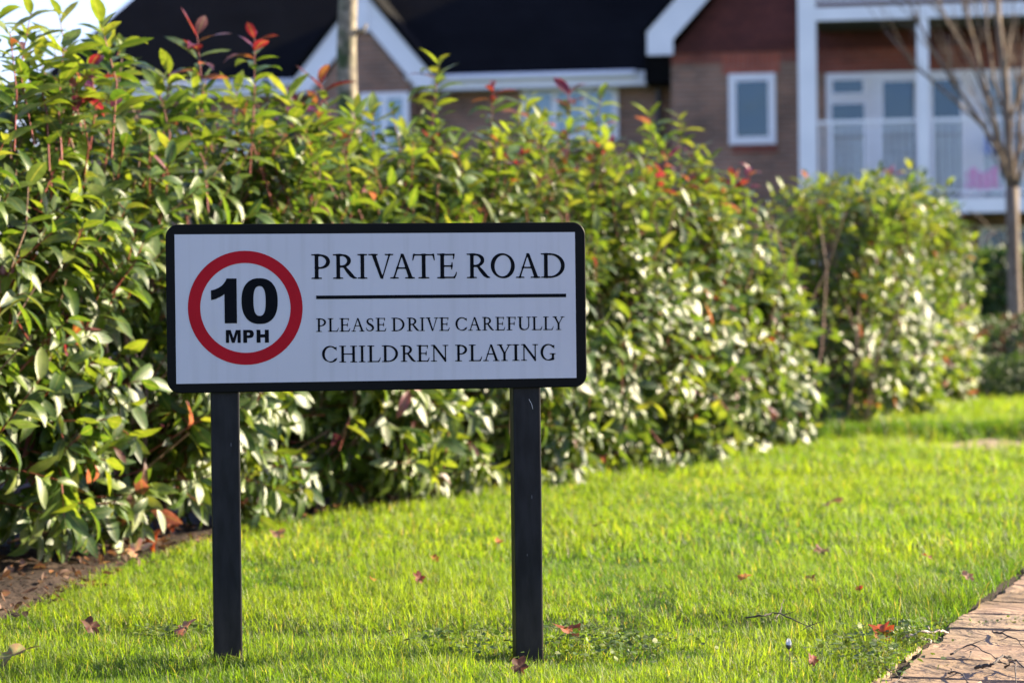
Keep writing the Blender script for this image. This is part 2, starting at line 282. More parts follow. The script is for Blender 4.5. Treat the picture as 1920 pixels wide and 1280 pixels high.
# ------------------------------------------------------------------ object helpers
def tag(o, label=None, cat=None, group=None, kind=None):
    if label: o['label'] = label
    if cat: o['category'] = cat
    if group: o['group'] = group
    if kind: o['kind'] = kind
    return o
def empty(name, loc=(0, 0, 0), rz=0.0, **kw):
    o = bpy.data.objects.new(name, None); COL.objects.link(o); o.location = loc; o.rotation_euler = (0, 0, rz); o.empty_display_size = 0.2
    return tag(o, **kw)
def link(name, me, mat=None, parent=None, smooth=False):
    o = bpy.data.objects.new(name, me); COL.objects.link(o)
    if mat is not None and not me.materials: me.materials.append(mat)
    if parent is not None: o.parent = parent
    if smooth: me.polygons.foreach_set('use_smooth', [True] * len(me.polygons))
    return o
def np_mesh(name, V, F, col=None, luv=None, smooth=True):
    """V (n,3); F list of int arrays (m,k)"""
    me = bpy.data.meshes.new(name)
    V = np.ascontiguousarray(V, dtype=np.float32)
    F = [np.asarray(f) for f in F if len(f)]
    loops = np.concatenate([f.ravel() for f in F]).astype(np.int32)
    tot = np.concatenate([np.full(len(f), f.shape[1]) for f in F]).astype(np.int32)
    start = np.concatenate([[0], np.cumsum(tot)[:-1]]).astype(np.int32)
    me.vertices.add(len(V)); me.vertices.foreach_set('co', V.ravel())
    me.loops.add(len(loops)); me.loops.foreach_set('vertex_index', loops)
    me.polygons.add(len(tot)); me.polygons.foreach_set('loop_start', start); me.polygons.foreach_set('loop_total', tot)
    me.update(calc_edges=True)
    if smooth: me.polygons.foreach_set('use_smooth', np.ones(len(tot), dtype=bool))
    if col is not None:
        a = me.attributes.new('col', 'FLOAT_COLOR', 'POINT'); c = np.ones((len(V), 4), dtype=np.float32); c[:, :3] = col; a.data.foreach_set('color', c.ravel())
    if luv is not None:
        a = me.attributes.new('luv', 'FLOAT_VECTOR', 'POINT'); a.data.foreach_set('vector', np.ascontiguousarray(luv, dtype=np.float32).ravel())
    me.validate()
    return me
class MB:
    def __init__(s): s.v = []; s.f = []
    def add(s, vs, fs):
        b = len(s.v); s.v += [tuple(v) for v in vs]; s.f += [tuple(b + i for i in f) for f in fs]
    def box(s, x0, x1, y0, y1, z0, z1):
        s.add([(x0, y0, z0), (x1, y0, z0), (x1, y1, z0), (x0, y1, z0), (x0, y0, z1), (x1, y0, z1), (x1, y1, z1), (x0, y1, z1)],
              [(0, 3, 2, 1), (4, 5, 6, 7), (0, 1, 5, 4), (1, 2, 6, 5), (2, 3, 7, 6), (3, 0, 4, 7)])
    def prism_y(s, pts, y0, y1):              # outline in x,z pushed through y
        n = len(pts)
        s.add([(x, y0, z) for x, z in pts] + [(x, y1, z) for x, z in pts],
              [tuple(range(n)), tuple(range(2 * n - 1, n - 1, -1))] + [(i, i + n, (i + 1) % n + n, (i + 1) % n) for i in range(n)])
    def tube(s, pts, rs, n=6, cap=True):
        pts = [Vector(p) for p in pts]; rings = []
        b = len(s.v)
        for i, p in enumerate(pts):
            d = (pts[min(i + 1, len(pts) - 1)] - pts[max(i - 1, 0)]).normalized()
            u = d.orthogonal().normalized() if i == 0 else (pu - d * pu.dot(d)).normalized()
            pu = u; v = d.cross(u)
            for k in range(n):
                a = 2 * math.pi * k / n; s.v.append(tuple(p + (u * math.cos(a) + v * math.sin(a)) * rs[i]))
        for i in range(len(pts) - 1):
            for k in range(n):
                s.f.append((b + i * n + k, b + i * n + (k + 1) % n, b + (i + 1) * n + (k + 1) % n, b + (i + 1) * n + k))
        if cap:
            s.f.append(tuple(b + (len(pts) - 1) * n + k for k in range(n))); s.f.append(tuple(b + k for k in range(n - 1, -1, -1)))
    def build(s, name, mat, parent=None, smooth=False, bevel=0.0):
        me = bpy.data.meshes.new(name); me.from_pydata(s.v, [], s.f); me.update()
        o = link(name, me, mat, parent, smooth)
        if bevel:
            m = o.modifiers.new('bevel', 'BEVEL'); m.width = bevel; m.segments = 2; m.limit_method = 'ANGLE'
        return o

# ------------------------------------------------------------------ terrain
def gz(x, y):
    """height of the lawn"""
    z = 0.012 * noise.noise(Vector((x * 1.3, y * 1.3, 0))) + 0.006 * noise.noise(Vector((x * 5, y * 5, 3)))
    z -= 0.016 * math.exp(-((x - .06) ** 2 + (y - 4.5) ** 2) / .09)
    z -= 0.022 * math.exp(-((y - 5.02 - 0.05 * math.sin(x * 3)) / 0.10) ** 2)          # a shallow dip in front of the hedge
    z += 0.04 * min(max((y - 12.5) / 0.2, 0), 1)                                        # the lawn beyond the worn strip lies a little higher
    z -= 0.03 * math.exp(-((y - 12.3) / 0.25) ** 2)
    return z
# front line of the bed (world x of the lawn's left edge for a given y)
BED = [(2.5, -2.3), (4.2, -1.32), (5.1, -1.12), (6.3, -1.03), (6.9, -0.92), (7.7, -0.74), (8.75, -0.25), (10.0, 0.40), (11.8, 1.32), (13.0, 1.68), (14.7, 2.30), (16.8, 3.02), (17.6, 3.3), (30, 7.0)]
BY, BX = np.array([p[0] for p in BED]), np.array([p[1] for p in BED])
def bedx(y): return np.interp(y, BY, BX)
def pathx(y): return 0.636 + 0.35 * (y - 4.24)

V = []; F = []
ys = np.concatenate([np.arange(2.5, 8, 0.06), np.arange(8, 20.4, 0.15)]); xs = np.linspace(0, 1, 60)
for y in ys:
    a, b = bedx(y) - 0.02, pathx(y) - 0.0
    if y > 7: b = max(b, a + 4.0)
    for t in xs:
        x = a + (b - a) * t; V.append((x, y, gz(x, y) - 0.004 + (0.0 if 0 < t < 1 else -0.03)))
nx = len(xs)
F = [(i * nx + j, i * nx + j + 1, (i + 1) * nx + j + 1, (i + 1) * nx + j) for i in range(len(ys) - 1) for j in range(nx - 1)]
lawn = link('lawn', np_mesh('lawn', np.array(V), [np.array(F)]), MT['turf']); tag(lawn, 'green lawn between the hedge and the stone path', kind='structure')
# ground sheet
g = MB(); g.add([(-900, -300, -0.06), (900, -300, -0.06), (900, 1500, -0.06), (-900, 1500, -0.06)], [(0, 1, 2, 3)])
tag(g.build('ground', MT['far_ground']), 'ground stretching away around the houses', kind='structure')
# soil bed under the hedge
V = []; ys = np.arange(2.5, 20.3, 0.08); xs = np.linspace(-1, 0, 40)
for y in ys:
    for t in xs:
        x = bedx(y) + 0.06 + t * 2.6
        V.append((x, y, 0.0 + 0.035 * noise.noise(Vector((x * 3, y * 3, 9))) + 0.02 * noise.noise(Vector((x * 14, y * 14, 1))) - (0.03 if t in (-1.0,) or t > -0.03 else 0)))
nx = len(xs)
F = [(i * nx + j, i * nx + j + 1, (i + 1) * nx + j + 1, (i + 1) * nx + j) for i in range(len(ys) - 1) for j in range(nx - 1)]
tag(link('soil_bed', np_mesh('soil_bed', np.array(V), [np.array(F)]), MT['soil']), 'dark soil of the planting bed under the hedge', kind='structure')
# worn earth strip crossing the lawn
V = []; F = []
for i in range(40):
    x = 1.75 + i * 0.08; w_ = 0.50 + 0.05 * math.sin(i * 0.9)
    for k in (-1, 0, 1): V.append((x, 11.98 + k * w_ + 0.03 * math.sin(i * .7), gz(x, 11.98 + k * w_) + (0.006 if k == 0 else 0.002)))
F = [(i * 3 + k, i * 3 + k + 3, i * 3 + k + 4, i * 3 + k + 1) for i in range(39) for k in range(2)]
tag(link('worn_strip', np_mesh('worn_strip', np.array(V), [np.array(F)]), MT['worn']), 'worn bare strip crossing the far lawn', kind='structure')

# ------------------------------------------------------------------ path of riven slabs
pth = link('path', bpy.data.meshes.new('path'), None)
PD = Vector((0.33, 0.944, 0)).normalized(); PQ = Vector((PD.y, -PD.x, 0)); P0 = Vector((pathx(3.0), 3.0, 0))
b = MB(); c = [P0 + PQ * -0.02 - PD * 0.3, P0 + PQ * 1.72 - PD * 0.3, P0 + PQ * 1.72 + PD * 9, P0 + PQ * -0.02 + PD * 9]
b.add([(p.x, p.y, -0.011) for p in c], [(0, 1, 2, 3)])
pth.data.from_pydata(b.v, [], b.f); pth.data.materials.append(MT['soil']); tag(pth, 'path of tan stone slabs beside the lawn', kind='structure')
def slab(u0, u1, v0, v1, name, rnd):
    """an uneven slab: u across the path, v along it"""
    n = 7; per = []
    def side(a, b_, k):
        for i in range(k):
            t = i / k; per.append([a[0] + (b_[0] - a[0]) * t + rnd.uniform(-.007, .007), a[1] + (b_[1] - a[1]) * t + rnd.uniform(-.009, .009)])
    side((u0, v0), (u1, v0), n); side((u1, v0), (u1, v1), 4); side((u1, v1), (u0, v1), n); side((u0, v1), (u0, v0), 4)
    cu, cv = (u0 + u1) / 2, (v0 + v1) / 2; top = rnd.uniform(-0.002, 0.003); k = len(per)
    tilt = (rnd.uniform(-.004, .004), rnd.uniform(-.012, .012))
    vs, fs = [], []
    for sc_, z in ((1, -0.03), (1, top - 0.008), (0.965, top)):
        for u, v in per:
            uu, vv = cu + (u - cu) * sc_, cv + (v - cv) * sc_
            if sc_ < 1: uu, vv = u - math.copysign(min(.008, abs(u - cu)), u - cu), v - math.copysign(min(.008, abs(v - cv)), v - cv)
            p = P0 + PQ * uu + PD * vv; vs.append((p.x, p.y, z + (uu - cu) * tilt[0] + (vv - cv) * tilt[1]))
    for r in range(2):
        for i in range(k): fs.append((r * k + i, r * k + (i + 1) % k, (r + 1) * k + (i + 1) % k, (r + 1) * k + i))
    fs.append(tuple(2 * k + i for i in range(k)))
    me = bpy.data.meshes.new(name); me.from_pydata(vs, [], fs); me.update()
    return link(name, me, MT['paver'], pth)
rnd = random.Random(3)
v = -0.1
while v < 6.5:
    dv = rnd.uniform(0.20, 0.31)
    if v < 1.75 and v > 1.1: slab(-0.075, -0.006, v + .02, v + dv - 0.03, 'edging_stone', rnd)
    u = rnd.uniform(-0.012, 0.02)
    while u < 1.6:
        du = rnd.uniform(0.16, 0.34)
        jv = rnd.uniform(-.012, .012); slab(u, min(u + du, 1.7) - 0.010, v + jv, v + jv + dv - rnd.uniform(0.006, 0.013), 'paver', rnd); u += du
    v += dv

# ------------------------------------------------------------------ house
HYAW = rad(8.4); HO = at(1512, 400, 38.0); HO.z = 0.0
HX = Vector((math.cos(HYAW), -math.sin(HYAW), 0)); HN = Vector((-math.sin(HYAW), -math.cos(HYAW), 0))  # HN: out of the facade
def hl(px, py, off=0.0):
    """pixel -> (x, z) on the house plane standing OFF metres in front of the main facade"""
    r = ray(px, py); o = HO + HN * off
    d = (o - EYE).dot(HN) / r.dot(HN); P = EYE + r * d
    return (P - HO).dot(HX), P.z
house = empty('apartment_house', HO, -HYAW, label='brick apartment house with dark roof, white gables and balconies behind the hedge', cat='house')
# local frame: x along the facade, y into the house, z up
def hx(px, off=0.0, py=200): return hl(px, py, off)[0]
def hz(px, py, off=0.0): return hl(px, py, off)[1]
zE = hz(1000, 152)                                    # gutter height
xL, xC = hx(60), hx(1250)                             # main range
zt = zE + 0.05
WOFF = 0.9                                            # the right wing stands forward
m = MB(); m.box(xL + 0.5, xC + 0.2, 0.0, 7.0, -0.1, zt - 0.15); m.build('wall', MT['brick'], house)
# left gable bay
GO = 0.5
gl, gr = hl(566, 150, GO)[0], hl(802, 165, GO)[0]; ga = hl(681, -2, GO); gzl = hz(690, 168, GO)
m = MB(); m.prism_y([(gl + .25, -0.1), (gr - .25, -0.1), (gr - .25, gzl), (ga[0], ga[1] - .35), (gl + .25, gzl)], -GO, -0.01); m.build('gable_wall', MT['brick'], house)
def board(pts, w_, off, thick=0.05, name='bargeboard'):
    """white board whose top edge follows pts, w_ metres deep"""
    mm = MB()
    for (a, b_) in zip(pts[:-1], pts[1:]):
        mm.prism_y([a, b_, (b_[0], b_[1] - w_), (a[0], a[1] - w_)], -off - thick, -off)
    return mm.build(name, MT['white'], house)
tw = 0.36
zf_ = hz(800, 168, GO + .02); k1 = hl(812, 143, GO + .02); k0 = hl(681, -16, GO + .02)
for sg in (-1, 1):
    X_ = lambda x: ga[0] + sg * (x - ga[0])
    xo = k1[0]; sl = (k0[1] - k1[1]) / (k1[0] - k0[0]); xi = xo - max(0, (zf_ - (k1[1] - .5))) / sl
    m = MB(); q = [(ga[0] + sg * .002, k0[1]), (X_(xo), k1[1]), (X_(xo), zf_), (X_(xo - (zf_ - k1[1] + .5) / sl), zf_), (ga[0] + sg * .002, k0[1] - .5)]
    m.prism_y(q if sg > 0 else q[::-1], -GO - .07, -GO - .02); m.build('bargeboard', MT['white'], house)
m = MB(); m.box(ga[0] - .10, ga[0] + .10, -GO - .10, -GO - .072, k0[1] - .66, k0[1] - .2); m.build('finial', MT['white'], house)
# gable roof
m = MB(); za = k0[1] + .01; gzl = k1[1] + .05
for s, xe in ((-1, gl - .14), (1, gr + .14)):
    m.add([(xe, -GO - .12, gzl - .03), (xe, 3.5, gzl - .03), (ga[0], 3.5, za), (ga[0], -GO - .12, za), (xe, -GO - .12, gzl + .07), (xe, 3.5, gzl + .07), (ga[0], 3.5, za + .1), (ga[0], -GO - .12, za + .1)],
          [(0, 1, 2, 3), (4, 7, 6, 5), (0, 3, 7, 4), (0, 4, 5, 1)])
m.build('gable_roof', MT['roof'], house)
# main roof: eave, hipped at the left
pit = math.tan(rad(42)); EY = -0.35
def roofp(x, back): return (x, EY + back, zt + back * pit)
x0r = hx(52, 0.35, 160)
m = MB(); T = 6.5
m.add([roofp(x0r, 0), roofp(xC + 3, 0), roofp(xC + 3, T), roofp(x0r + T * 0.66, T), (x0r, EY + 2 * T, zt)], [(0, 1, 2, 3), (0, 3, 4)])
m.build('roof', MT['roof'], house)
m = MB(); m.box(x0r, xC - .02, EY - .04, EY + .03, zt - .20, zt + .02); m.build('fascia', MT['white'], house)
m = MB(); m.box(x0r, xC - .02, EY + .031, 0.0, zt - .2, zt - .17); m.build('soffit', MT['white'], house)
m = MB(); m.tube([(x0r, EY - .09, zt - .02), (xC - .45, EY - .09, zt - .02)], [.055, .055], 8); m.build('gutter', MT['white'], house)
m = MB(); m.tube([(xC - .12, -.12, -0.05), (xC - .12, -.12, zt - .25)], [.045, .045], 8); m.build('downpipe', MT['dark_metal'], house)

# right wing
def wx(px, off=WOFF, py=200): return hl(px, py, off)[0]
xW0 = wx(1259); xW1 = wx(2300); zB = hz(1350, 100, WOFF)
fx0, fz0 = hl(1213, 100, WOFF + .3); 
slope_p = hl(1320, -2, WOFF + .3); p2 = hl(1232, 62, WOFF + .3)
k_ = 1.12
apx = xW0 + 4.2; apz = hz(1235, 62, WOFF) + (apx - hx(1235, WOFF, 62)) * k_
xWr = apx + (apx - xW0)
m = MB(); m.box(xW0, xWr, -WOFF, 6.0, -0.1, zB); m.build('wing_wall', MT['brick'], house)
m = MB(); m.prism_y([(xW0, zB + .002), (xWr, zB + .002), (apx, apz - .2)], -WOFF - .03, 1.0); m.build('tile_hung_gable', MT['tile_hung'], house)
# wing bargeboard and roof
zf = hz(1235, 60, WOFF + .3)
sx, sz = hl(1216, 70, WOFF + .3)

ax0, az0 = hl(1213, 62, WOFF + .3); ax1, az1 = hl(1262, 104, WOFF + .3)
k_ = 1.10; sx, sz = ax0, az0
m = MB(); m.prism_y([(ax0, az1), (ax1, az1), (ax1, az0 + (ax1 - ax0) * k_ - .56), (apx, az0 + (apx - ax0) * k_ - .56), (apx, az0 + (apx - ax0) * k_), (ax0, az0)], -WOFF - .36, -WOFF - .30); m.build('bargeboard', MT['white'], house)
m = MB()
for s in (-1, 1):
    xe = sx - .08 if s < 0 else 2 * apx - sx + .08
    m.add([(xe, -WOFF - .4, sz - .02), (xe, 7, sz - .02), (apx, 7, sz + (apx - sx) * k_ + .1), (apx, -WOFF - .4, sz + (apx - sx) * k_ + .1)], [(0, 1, 2, 3) if s > 0 else (3, 2, 1, 0)])
m.build('wing_roof', MT['roof'], house)
m = MB(); m.box(xW0 - .42, xW0 - .002, -WOFF + .1, -0.0, zE - .16, zE + .38); m.build('eave_shade_box', MT['roof'], house)  # dark box added at the eave end to stand for the recess shade
# red soldier course band under the tile hanging, deeper above the window
wa, wb = wx(1366), wx(1454); wzt, wzb = hz(1410, 139, WOFF), hz(1410, 271, WOFF)
m = MB(); m.box(wx(1355), wx(1462), -WOFF - .012, -WOFF - .002, wzt + .01, zB - .01); m.build('soldier_course', MT['soldier'], house)
m = MB(); m.box(xW0 + .0, wx(1354), -WOFF - .010, -WOFF - .002, zB - .16, zB - .01); m.build('string_course', MT['red_brick'], house); m = MB(); m.box(wx(1463), wx(1497), -WOFF - .010, -WOFF - .002, zB - .16, zB - .01); m.build('string_course', MT['red_brick'], house)
m = MB(); m.box(wx(1372), wx(1456), -WOFF - .03, -WOFF - .002, wzb - .13, wzb - .012); m.build('brick_sill', MT['red_brick'], house)

def window(x0, x1, z0, z1, off, cols=1, fw=.075, name='window', back='interior', transom=None):
    """frame, panes and what shows behind the panes, on the plane OFF in front of the facade"""
    y = -off - .045
    f = MB()
    f.box(x0, x1, y, -off + .0, z1 - fw, z1); f.box(x0, x1, y, -off, z0, z0 + fw)
    f.box(x0, x0 + fw, y, -off, z0 + fw, z1 - fw); f.box(x1 - fw, x1, y, -off, z0 + fw, z1 - fw)
    cw = (x1 - x0 - fw) / cols
    for i in range(1, cols): f.box(x0 + i * cw, x0 + i * cw + fw, y + .002, -off, z0 + fw, z1 - fw)
    o = f.build(name, MT['frame_white'], house)
    for i in range(cols):
        a, b_ = x0 + i * cw + fw, x0 + (i + 1) * cw
        p = MB(); p.add([(a, y + .02, z0 + fw), (b_, y + .02, z0 + fw), (b_, y + .02, z1 - fw), (a, y + .02, z1 - fw)], [(0, 1, 2, 3)]); p.build('pane', MT['glass'], o)
    r = MB(); r.add([(x0 + fw, -off - .004, z0 + fw), (x1 - fw, -off - .004, z0 + fw), (x1 - fw, -off - .004, z1 - fw), (x0 + fw, -off - .004, z1 - fw)], [(0, 1, 2, 3)])
    r.build('pane_backing', MT[back], o)  # flat sheet behind the glass; the dim room's darkness is its colour
    return o
window(wa, wb, wzb, wzt, WOFF, 1, .115)
x0, z1 = hl(676, 176, GO); x1, z0 = hl(768, 292, GO); window(x0, x1, z0, z1, GO, 2, .09, back='curtain')
x0, z1 = hl(978, 166, 0); x1, z0 = hl(1160, 262, 0); window(x0, x1, z0, z1, 0.0, 3, .09, back='curtain')
x0, z1 = hl(330, 250, 0); x1, z0 = hl(470, 330, 0); window(x0, x1, z0, z1, 0.0, 2, .09, back='curtain')

# balconies on the wing
BO = WOFF + 1.6
zF1, zF0 = hz(1830, 372, BO), hz(1830, 399, BO)
zU1, zU0 = hz(1700, 12, BO), hz(1700, 37, BO)
bx0, bx1 = hl(1499, 200, BO)[0], hl(2350, 200, BO)[0]
m = MB(); m.box(hx(1497, BO), hx(1531, BO), -BO - .12, -BO + .12, -.06, zU1 + 3.0); m.build('column', MT['white'], house)
m = MB(); m.box(hx(1719, BO), hx(1741, BO), -BO - .10, -BO + .10, -.06, zF0 - .002); m.box(hx(1719, BO), hx(1741, BO), -BO - .10, -BO + .10, zF1 + .002, zU0 - .002)
m.build('column', MT['white'], house)
for nm, za_, zb_ in (('balcony_floor', zF0, zF1), ('balcony_floor', zU0, zU1)):
    m = MB(); m.box(hx(1531, BO) + .002, bx1, -BO - .11, -BO - .02, za_, zb_); fl = m.build(nm, MT['white'], house)
    m = MB(); m.box(hx(1531, BO) + .002, bx1, -BO - .018, -WOFF - .035, za_ + .03, zb_ - .02); m.build('soffit', MT['soffit'], fl)
# railings
def railing(z0, z1, x0, x1, pitch=.098):
    m = MB(); m.box(x0, x1, -BO - .05, -BO - .0, z1 - .05, z1); r = m.build('railing', MT['rail'], house)
    m = MB(); m.box(x0, x1, -BO - .04, -BO - .01, z0 + .08, z0 + .115); m.build('bottom_rail', MT['rail'], r)
    k = int((x1 - x0) / pitch); me = None
    for i in range(k):
        xx = x0 + (i + .5) * pitch
        if me is None:
            b_ = MB(); b_.box(-.016, .016, -.011, .011, 0, z1 - z0 - .165); ob = b_.build('baluster', MT['rail'], r); me = ob.data
        else:
            ob = link('baluster', me, None, r)
        ob.location = (xx, -BO - .025, z0 + .115)
rz = hz(1640, 225, BO)
railing(zF1, rz, hx(1532, BO) + .003, hx(1715, BO)); railing(zF1, rz, hx(1746, BO), hx(2050, BO))
railing(zU1, zU1 + 1.1, hx(1532, BO) + .003, hx(2050, BO))
# patio doors
pz1 = hz(1650, 137, WOFF); pz0 = zF1 + .01
m = MB(); m.box(wx(1531), wx(2200), -WOFF - .014, -WOFF - .002, pz1 + .02, hz(1650, 82, WOFF)); m.build('red_brick_band', MT['red_brick'], house)
def pane_set(px0, px1, py0, py1=None, back='interior', fw=.06):
    x0, x1 = wx(px0), wx(px1); z1 = hz(px0, py0, WOFF); z0 = pz0 + .08 if py1 is None else hz(px0, py1, WOFF)
    window(x0 - fw, x1 + fw, z0 - fw, z1 + fw, WOFF + .07, 1, fw, name='patio_window', back=back)
m = MB(); m.box(wx(1549), wx(2050), -WOFF - .06, -WOFF - .002, pz0, pz1); m.build('patio_frame', MT['frame_white'], house)
pane_set(1561, 1618, 153, 177); pane_set(1559, 1620, 197); pane_set(1655, 1714, 155); pane_set(1748, 1800, 152); pane_set(1842, 1880, 152, back='curtain'); pane_set(1892, 1960, 152, back='curtain')
# ground floor under the balcony
x0, z1 = hl(1835, 425, WOFF); x1, z0 = hl(1990, 482, WOFF); window(x0, x1, z0, z1, WOFF, 3, .07)
m = MB(); m.box(x0 - .1, x1 + .1, -WOFF - .16, -WOFF - .05, z0 - .1, z0 - .005); m.build('window_sill', MT['white'], house)
# cloths over the balcony
def cloth(name, px0, px1, py0, py1, off, mat, label):
    x0, z1 = hl(px0, py0, off); x1, z0 = hl(px1, py1, off)
    V = []; nxx, nz = 14, 8
    for j in range(nz):
        for i in range(nxx):
            t = i / (nxx - 1); s = j / (nz - 1)
            V.append((x0 + (x1 - x0) * t + .02 * math.sin(j * 2.1 + i), -off + .035 * math.sin(t * 17 + s * 2), z0 + (z1 - z0) * s + .05 * math.sin(t * 9) * (1 if s > .5 else .5)))
    F = [(j * nxx + i, j * nxx + i + 1, (j + 1) * nxx + i + 1, (j + 1) * nxx + i) for j in range(nz - 1) for i in range(nxx - 1)]
    me = bpy.data.meshes.new(name); me.from_pydata(V, [], F); me.update(); o = link(name, me, MT[mat], None, True)
    s = o.modifiers.new('thick', 'SOLIDIFY'); s.thickness = .02
    o.location = HO; o.rotation_euler = (0, 0, -HYAW)
    tag(o, label, 'cloth')
cloth('pink_blanket', 1812, 1872, 320, 356, BO - .15, 'pink', 'bright pink blanket on the balcony behind the railing')
cloth('blue_towel', 1842, 1872, 258, 290, WOFF + .35, 'blue', 'small blue towel hanging before the patio window')

# ------------------------------------------------------------------ leaf builder
def leaf_template(rows, width=.36, fold=.22, curl=.25, twist=0.0, side=0.0):
    ts = np.linspace(0, 1, rows + 1); V = []; U = []
    for i, t in enumerate(ts):
        wd = width * .5 * (math.sin(math.pi * min(t, 1) ** .92) ** .75 if 0 < t < 1 else 0) + .012 * (1 if t < .01 else 0) + (.006 if t > .99 else 0)
        ang = curl * t * t; y = t * math.cos(ang * .6); z = -curl * t * t * .55
        tw = twist * t
        for s in (-1, 0, 1):
            lx = s * wd; lz = fold * abs(s) * wd
            V.append((side * t * t + lx * math.cos(tw) - lz * math.sin(tw), y, z + lx * math.sin(tw) + lz * math.cos(tw))); U.append((s, t, 0))
    F = []
    for i in range(rows):
        for s in (0, 1):
            a = i * 3 + s; F.append((a, a + 1, a + 4, a + 3))
    return np.array(V), np.array(F), np.array(U, dtype=float)
def make_templates(rows, seed, n=12):
    r = random.Random(seed)
    return [leaf_template(rows, r.uniform(.33, .47), r.uniform(.08, .5), r.uniform(-.1, .95), r.uniform(-.7, .7), r.uniform(-.14, .14)) for _ in range(n)]
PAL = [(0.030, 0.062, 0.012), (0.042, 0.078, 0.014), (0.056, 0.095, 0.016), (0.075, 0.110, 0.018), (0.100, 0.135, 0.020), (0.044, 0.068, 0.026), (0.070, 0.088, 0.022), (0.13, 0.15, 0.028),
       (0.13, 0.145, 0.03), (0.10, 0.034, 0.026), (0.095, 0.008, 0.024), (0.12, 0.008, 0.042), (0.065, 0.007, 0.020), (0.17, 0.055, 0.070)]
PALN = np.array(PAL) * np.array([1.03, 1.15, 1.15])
def norm(a): return a / (np.linalg.norm(a, axis=-1, keepdims=True) + 1e-9)
def build_leaves(name, L, templates, mat, parent, jitter=.12):
    """L dict of arrays pos, dir, nor, size, pal, tpl -> one joined mesh"""
    Vs, Fs, Cs, Us = [], [], [], []; base = 0
    for k, (tv, tf, tu) in enumerate(templates):
        idx = np.where(L['tpl'] == k)[0]
        if not len(idx): continue
        d, n_ = L['dir'][idx], L['nor'][idx]; s_ = np.cross(d, n_)
        sz = L['size'][idx][:, None, None]
        P = L['pos'][idx][:, None, :] + sz * (tv[None, :, 0:1] * s_[:, None, :] + tv[None, :, 1:2] * d[:, None, :] + tv[None, :, 2:3] * n_[:, None, :])
        m_ = len(idx); nv = len(tv)
        Vs.append(P.reshape(-1, 3)); Fs.append((tf[None] + (base + np.arange(m_) * nv)[:, None, None]).reshape(-1, tf.shape[1])); base += m_ * nv
        c = PALN[L['pal'][idx]] * (1 + RNG.uniform(-jitter, jitter, (m_, 1)))
        Cs.append(np.repeat(c, nv, axis=0)); Us.append(np.tile(tu, (m_, 1)))
    V = np.concatenate(Vs); F = np.concatenate(Fs)
    o = link(name, np_mesh(name, V, [F], np.concatenate(Cs), np.concatenate(Us)), mat, parent)
    tag(o, kind='stuff'); return o, V, F

class Hedge:
    def __init__(s, pts, heights, T, seed, er=.8):
        s.er = er
        s.p = np.array(pts, float); seg = np.linalg.norm(np.diff(s.p, axis=0), axis=1); s.cum = np.concatenate([[0], np.cumsum(seg)]); s.len = s.cum[-1]
        s.h = np.array(heights, float); s.T = T; s.r = random.Random(seed)
    def frame(s, t):
        x, y = np.interp(t, s.cum, s.p[:, 0]), np.interp(t, s.cum, s.p[:, 1])
        x2, y2 = np.interp(t + .05, s.cum, s.p[:, 0]), np.interp(t + .05, s.cum, s.p[:, 1]); x1, y1 = np.interp(t - .05, s.cum, s.p[:, 0]), np.interp(t - .05, s.cum, s.p[:, 1])
        d = Vector((x2 - x1, y2 - y1, 0)).normalized(); out = Vector((d.y, -d.x, 0))
        return Vector((x, y, 0)), d, out
    def height(s, t): return float(np.interp(t / s.len, np.linspace(0, 1, len(s.h)), s.h))
    def surface(s, t, th):
        """th 0 = foot of the front, pi/2 = top, pi = foot of the back"""
        o, d, out = s.frame(t); h = s.height(t)
        endf = 1.0 - 0.6 * max(0, 1 - (s.len - t) / .6) ** 2; hf = 1.0 - .30 * max(0, 1 - (s.len - t) / s.er) ** 1.6
        cc, ss = math.cos(th), math.sin(th)
        wv = math.copysign(abs(cc) ** .55, cc); hv = ss ** .5 if ss > 0 else 0
        bul = .5 * s.T * endf
        low = max(0, 1 - hv * h / .35); wob = .13 * noise.noise(Vector((t * 2.3, th * 2.6, s.T * 9)))
        bulge = (wv * (bul + wob) - s.T * .5) ; bulge += -.05 * low * (1 if wv > 0 else -1)
        z = .05 + (h * hf * (1 - .25 * (1 - endf)) - .05) * hv + wob * .8 * (1 if hv > .8 else 0)
        P = o + out * (bulge + .16) + Vector((0, 0, z))
        nr = (out * (cc * .9) + Vector((0, 0, 1)) * (ss - .15) + d * (.9 * max(0, 1 - (s.len - t) / .5)) ).normalized()
        return P, nr, d
